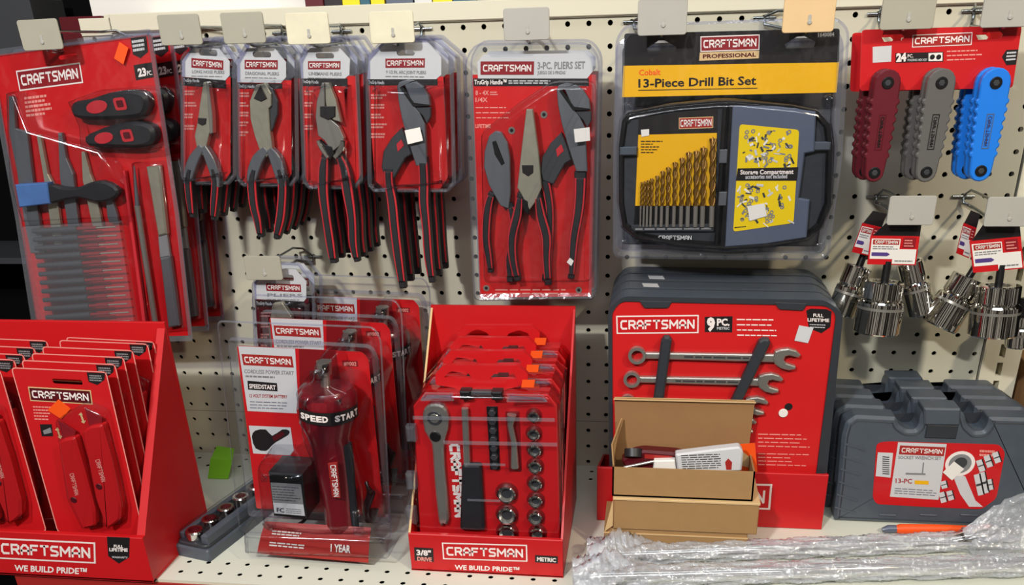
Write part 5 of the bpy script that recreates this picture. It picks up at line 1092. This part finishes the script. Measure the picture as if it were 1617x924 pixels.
for j in range(N + 1):
    for i in range(N + 1):
        s_, t_ = i / N, j / N; x = 1520 + s_ * 125; y = 850 - t_ * (12 + 75 * s_); q = F.q(x, y); g.append((q[0], q[1], .35 * math.sin(4 * s_ + 3 * t_) + R.uniform(-.12, .12)))
b.add(g, [(j * (N + 1) + i, j * (N + 1) + i + 1, (j + 1) * (N + 1) + i + 1, (j + 1) * (N + 1) + i) for j in range(N) for i in range(N)], 'bubble', True)
tag(b.build('bubble_wrap_sheet', F=F), 'loose crumpled bubble wrap rising at the lower right corner', 'bubble wrap')

# ------------------------------------------------------------------ what shows beyond the fixture
def slabbox(name, label, cat, a, b_, m, kind=None, grp=None):
    F = Frame(None, None, o=Vector(a), u=Vector((1, 0, 0)), v=Vector((0, 1, 0))); q = MB(F); q.box((0, 0, 0), tuple(b_[i] - a[i] for i in range(3)), m, .05); o = q.build(name, F=F); return tag(o, label, cat, grp, kind)
yb = 6.0
l, r = at(142, 5, yb), at(545, 5, yb); slabbox('white_carton', 'long white carton on top of the fixture at upper left', 'carton', (l.x, yb, 1.2), (r.x, yb + 8, 4.2), 'white')
for k, (x0, x1, m, nm) in enumerate(((482, 510, 'maroon', 'dark red'), (512, 540, 'card_black', 'black'), (541, 568, 'yellow_pure', 'yellow'), (569, 584, 'teal', 'teal'), (586, 607, 'yellow_pure', 'yellow'), (610, 652, 'slate', 'blue-grey'), (655, 682, 'light_print', 'pale'), (684, 714, 'yellow_pure', 'yellow'), (716, 752, 'teal', 'teal'), (754, 790, 'slate', 'blue-grey'), (792, 830, 'light_print', 'pale'))):
    y_ = 4.0 if k > 0 else 3.8; l, r = at(x0, 5, y_), at(x1, 5, y_)
    pos = {0: 'beside the white carton', 1: 'next to the dark red one', 2: 'nearest the white carton', 3: 'between the two left yellow boxes', 4: 'second yellow from the left', 5: 'right of the second yellow box', 6: 'left of the right yellow box', 7: 'rightmost of the three yellow ones', 8: 'right of the last yellow box', 9: 'second box from the right end', 10: 'last at the right end'}[k]
    slabbox('product_box', '%s box top peeking over the rail, %s' % (nm, pos), 'box', (l.x, y_, 1.15), (r.x, y_ + 2, 3.4 + (k % 3) * .3), m, grp='box tops behind the rail')
slabbox('top_deck', 'cream deck plate behind the top rail', None, (-26, 1.25, .9), (24, 14, 1.15), 'rail_paint', 'structure')
# dark aisle at the left: next fixture with dim goods
slabbox('wall_left_shade', 'black panel put in for the unlit aisle at the far left', None, (-60, 9, -45), (-20, 10, 12), 'dark', 'structure')  # darkness of the aisle is put into the panel colour
for k, (z, nm) in enumerate(((-2.2, 'upper'), (-12.5, 'middle'), (-23, 'lower'))):
    slabbox('dark_shelf', '%s dark shelf of the neighbouring fixture at the far left' % nm, 'shelf', (-60, 4, z), (-25.5, 9, z + .35), 'gun', grp='dark shelves at the far left')
R = random.Random(11)
for k, (x, z, w, h, m, nm) in enumerate(((-40, -2, 3.5, 3.6, 'case_dark', 'charcoal box on the upper dark shelf'), (-35.5, -2, 3, 4.2, 'gun', 'grey box on the upper dark shelf'), (-31, -2, 2.6, 3.2, 'maroon', 'dark red box on the upper dark shelf'), (-36, -12.1, 4, 5, 'kraft_in', 'brown carton on the middle dark shelf'), (-31, -12.1, 3, 3.5, 'case_dark', 'black case on the middle dark shelf'))):
    slabbox('dim_box', nm, 'box', (x, 5, z), (x + w, 8, z + h), m)
# right edge: brown cartons on the next bay
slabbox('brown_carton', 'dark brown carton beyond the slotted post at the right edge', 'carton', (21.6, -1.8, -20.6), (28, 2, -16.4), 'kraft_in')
slabbox('next_shelf', 'cream shelf edge of the next bay beyond the post', 'shelf', (21.4, -3.4, -20.95), (30, 4, -20.6), 'rail_paint')
slabbox('amber_carton', 'amber carton under the next bay shelf at the right edge', 'carton', (21.6, -3, SZ - 1), (28, 2, -21.2), 'yellow')
slabbox('wall_right_shade', 'black panel put in for the dark space beyond the slotted post', None, (21.4, 3, -30), (60, 4, 8), 'dark', 'structure')  # unlit depth painted as a black slab
slabbox('floor', 'dark store floor far below the shelf', None, (-90, -140, -52), (90, 38, -50), 'gun', 'structure')
slabbox('wall_back_far', 'dim store wall far behind the fixture', None, (-90, 38, -50), (90, 40, 60), 'store_wall', 'structure')
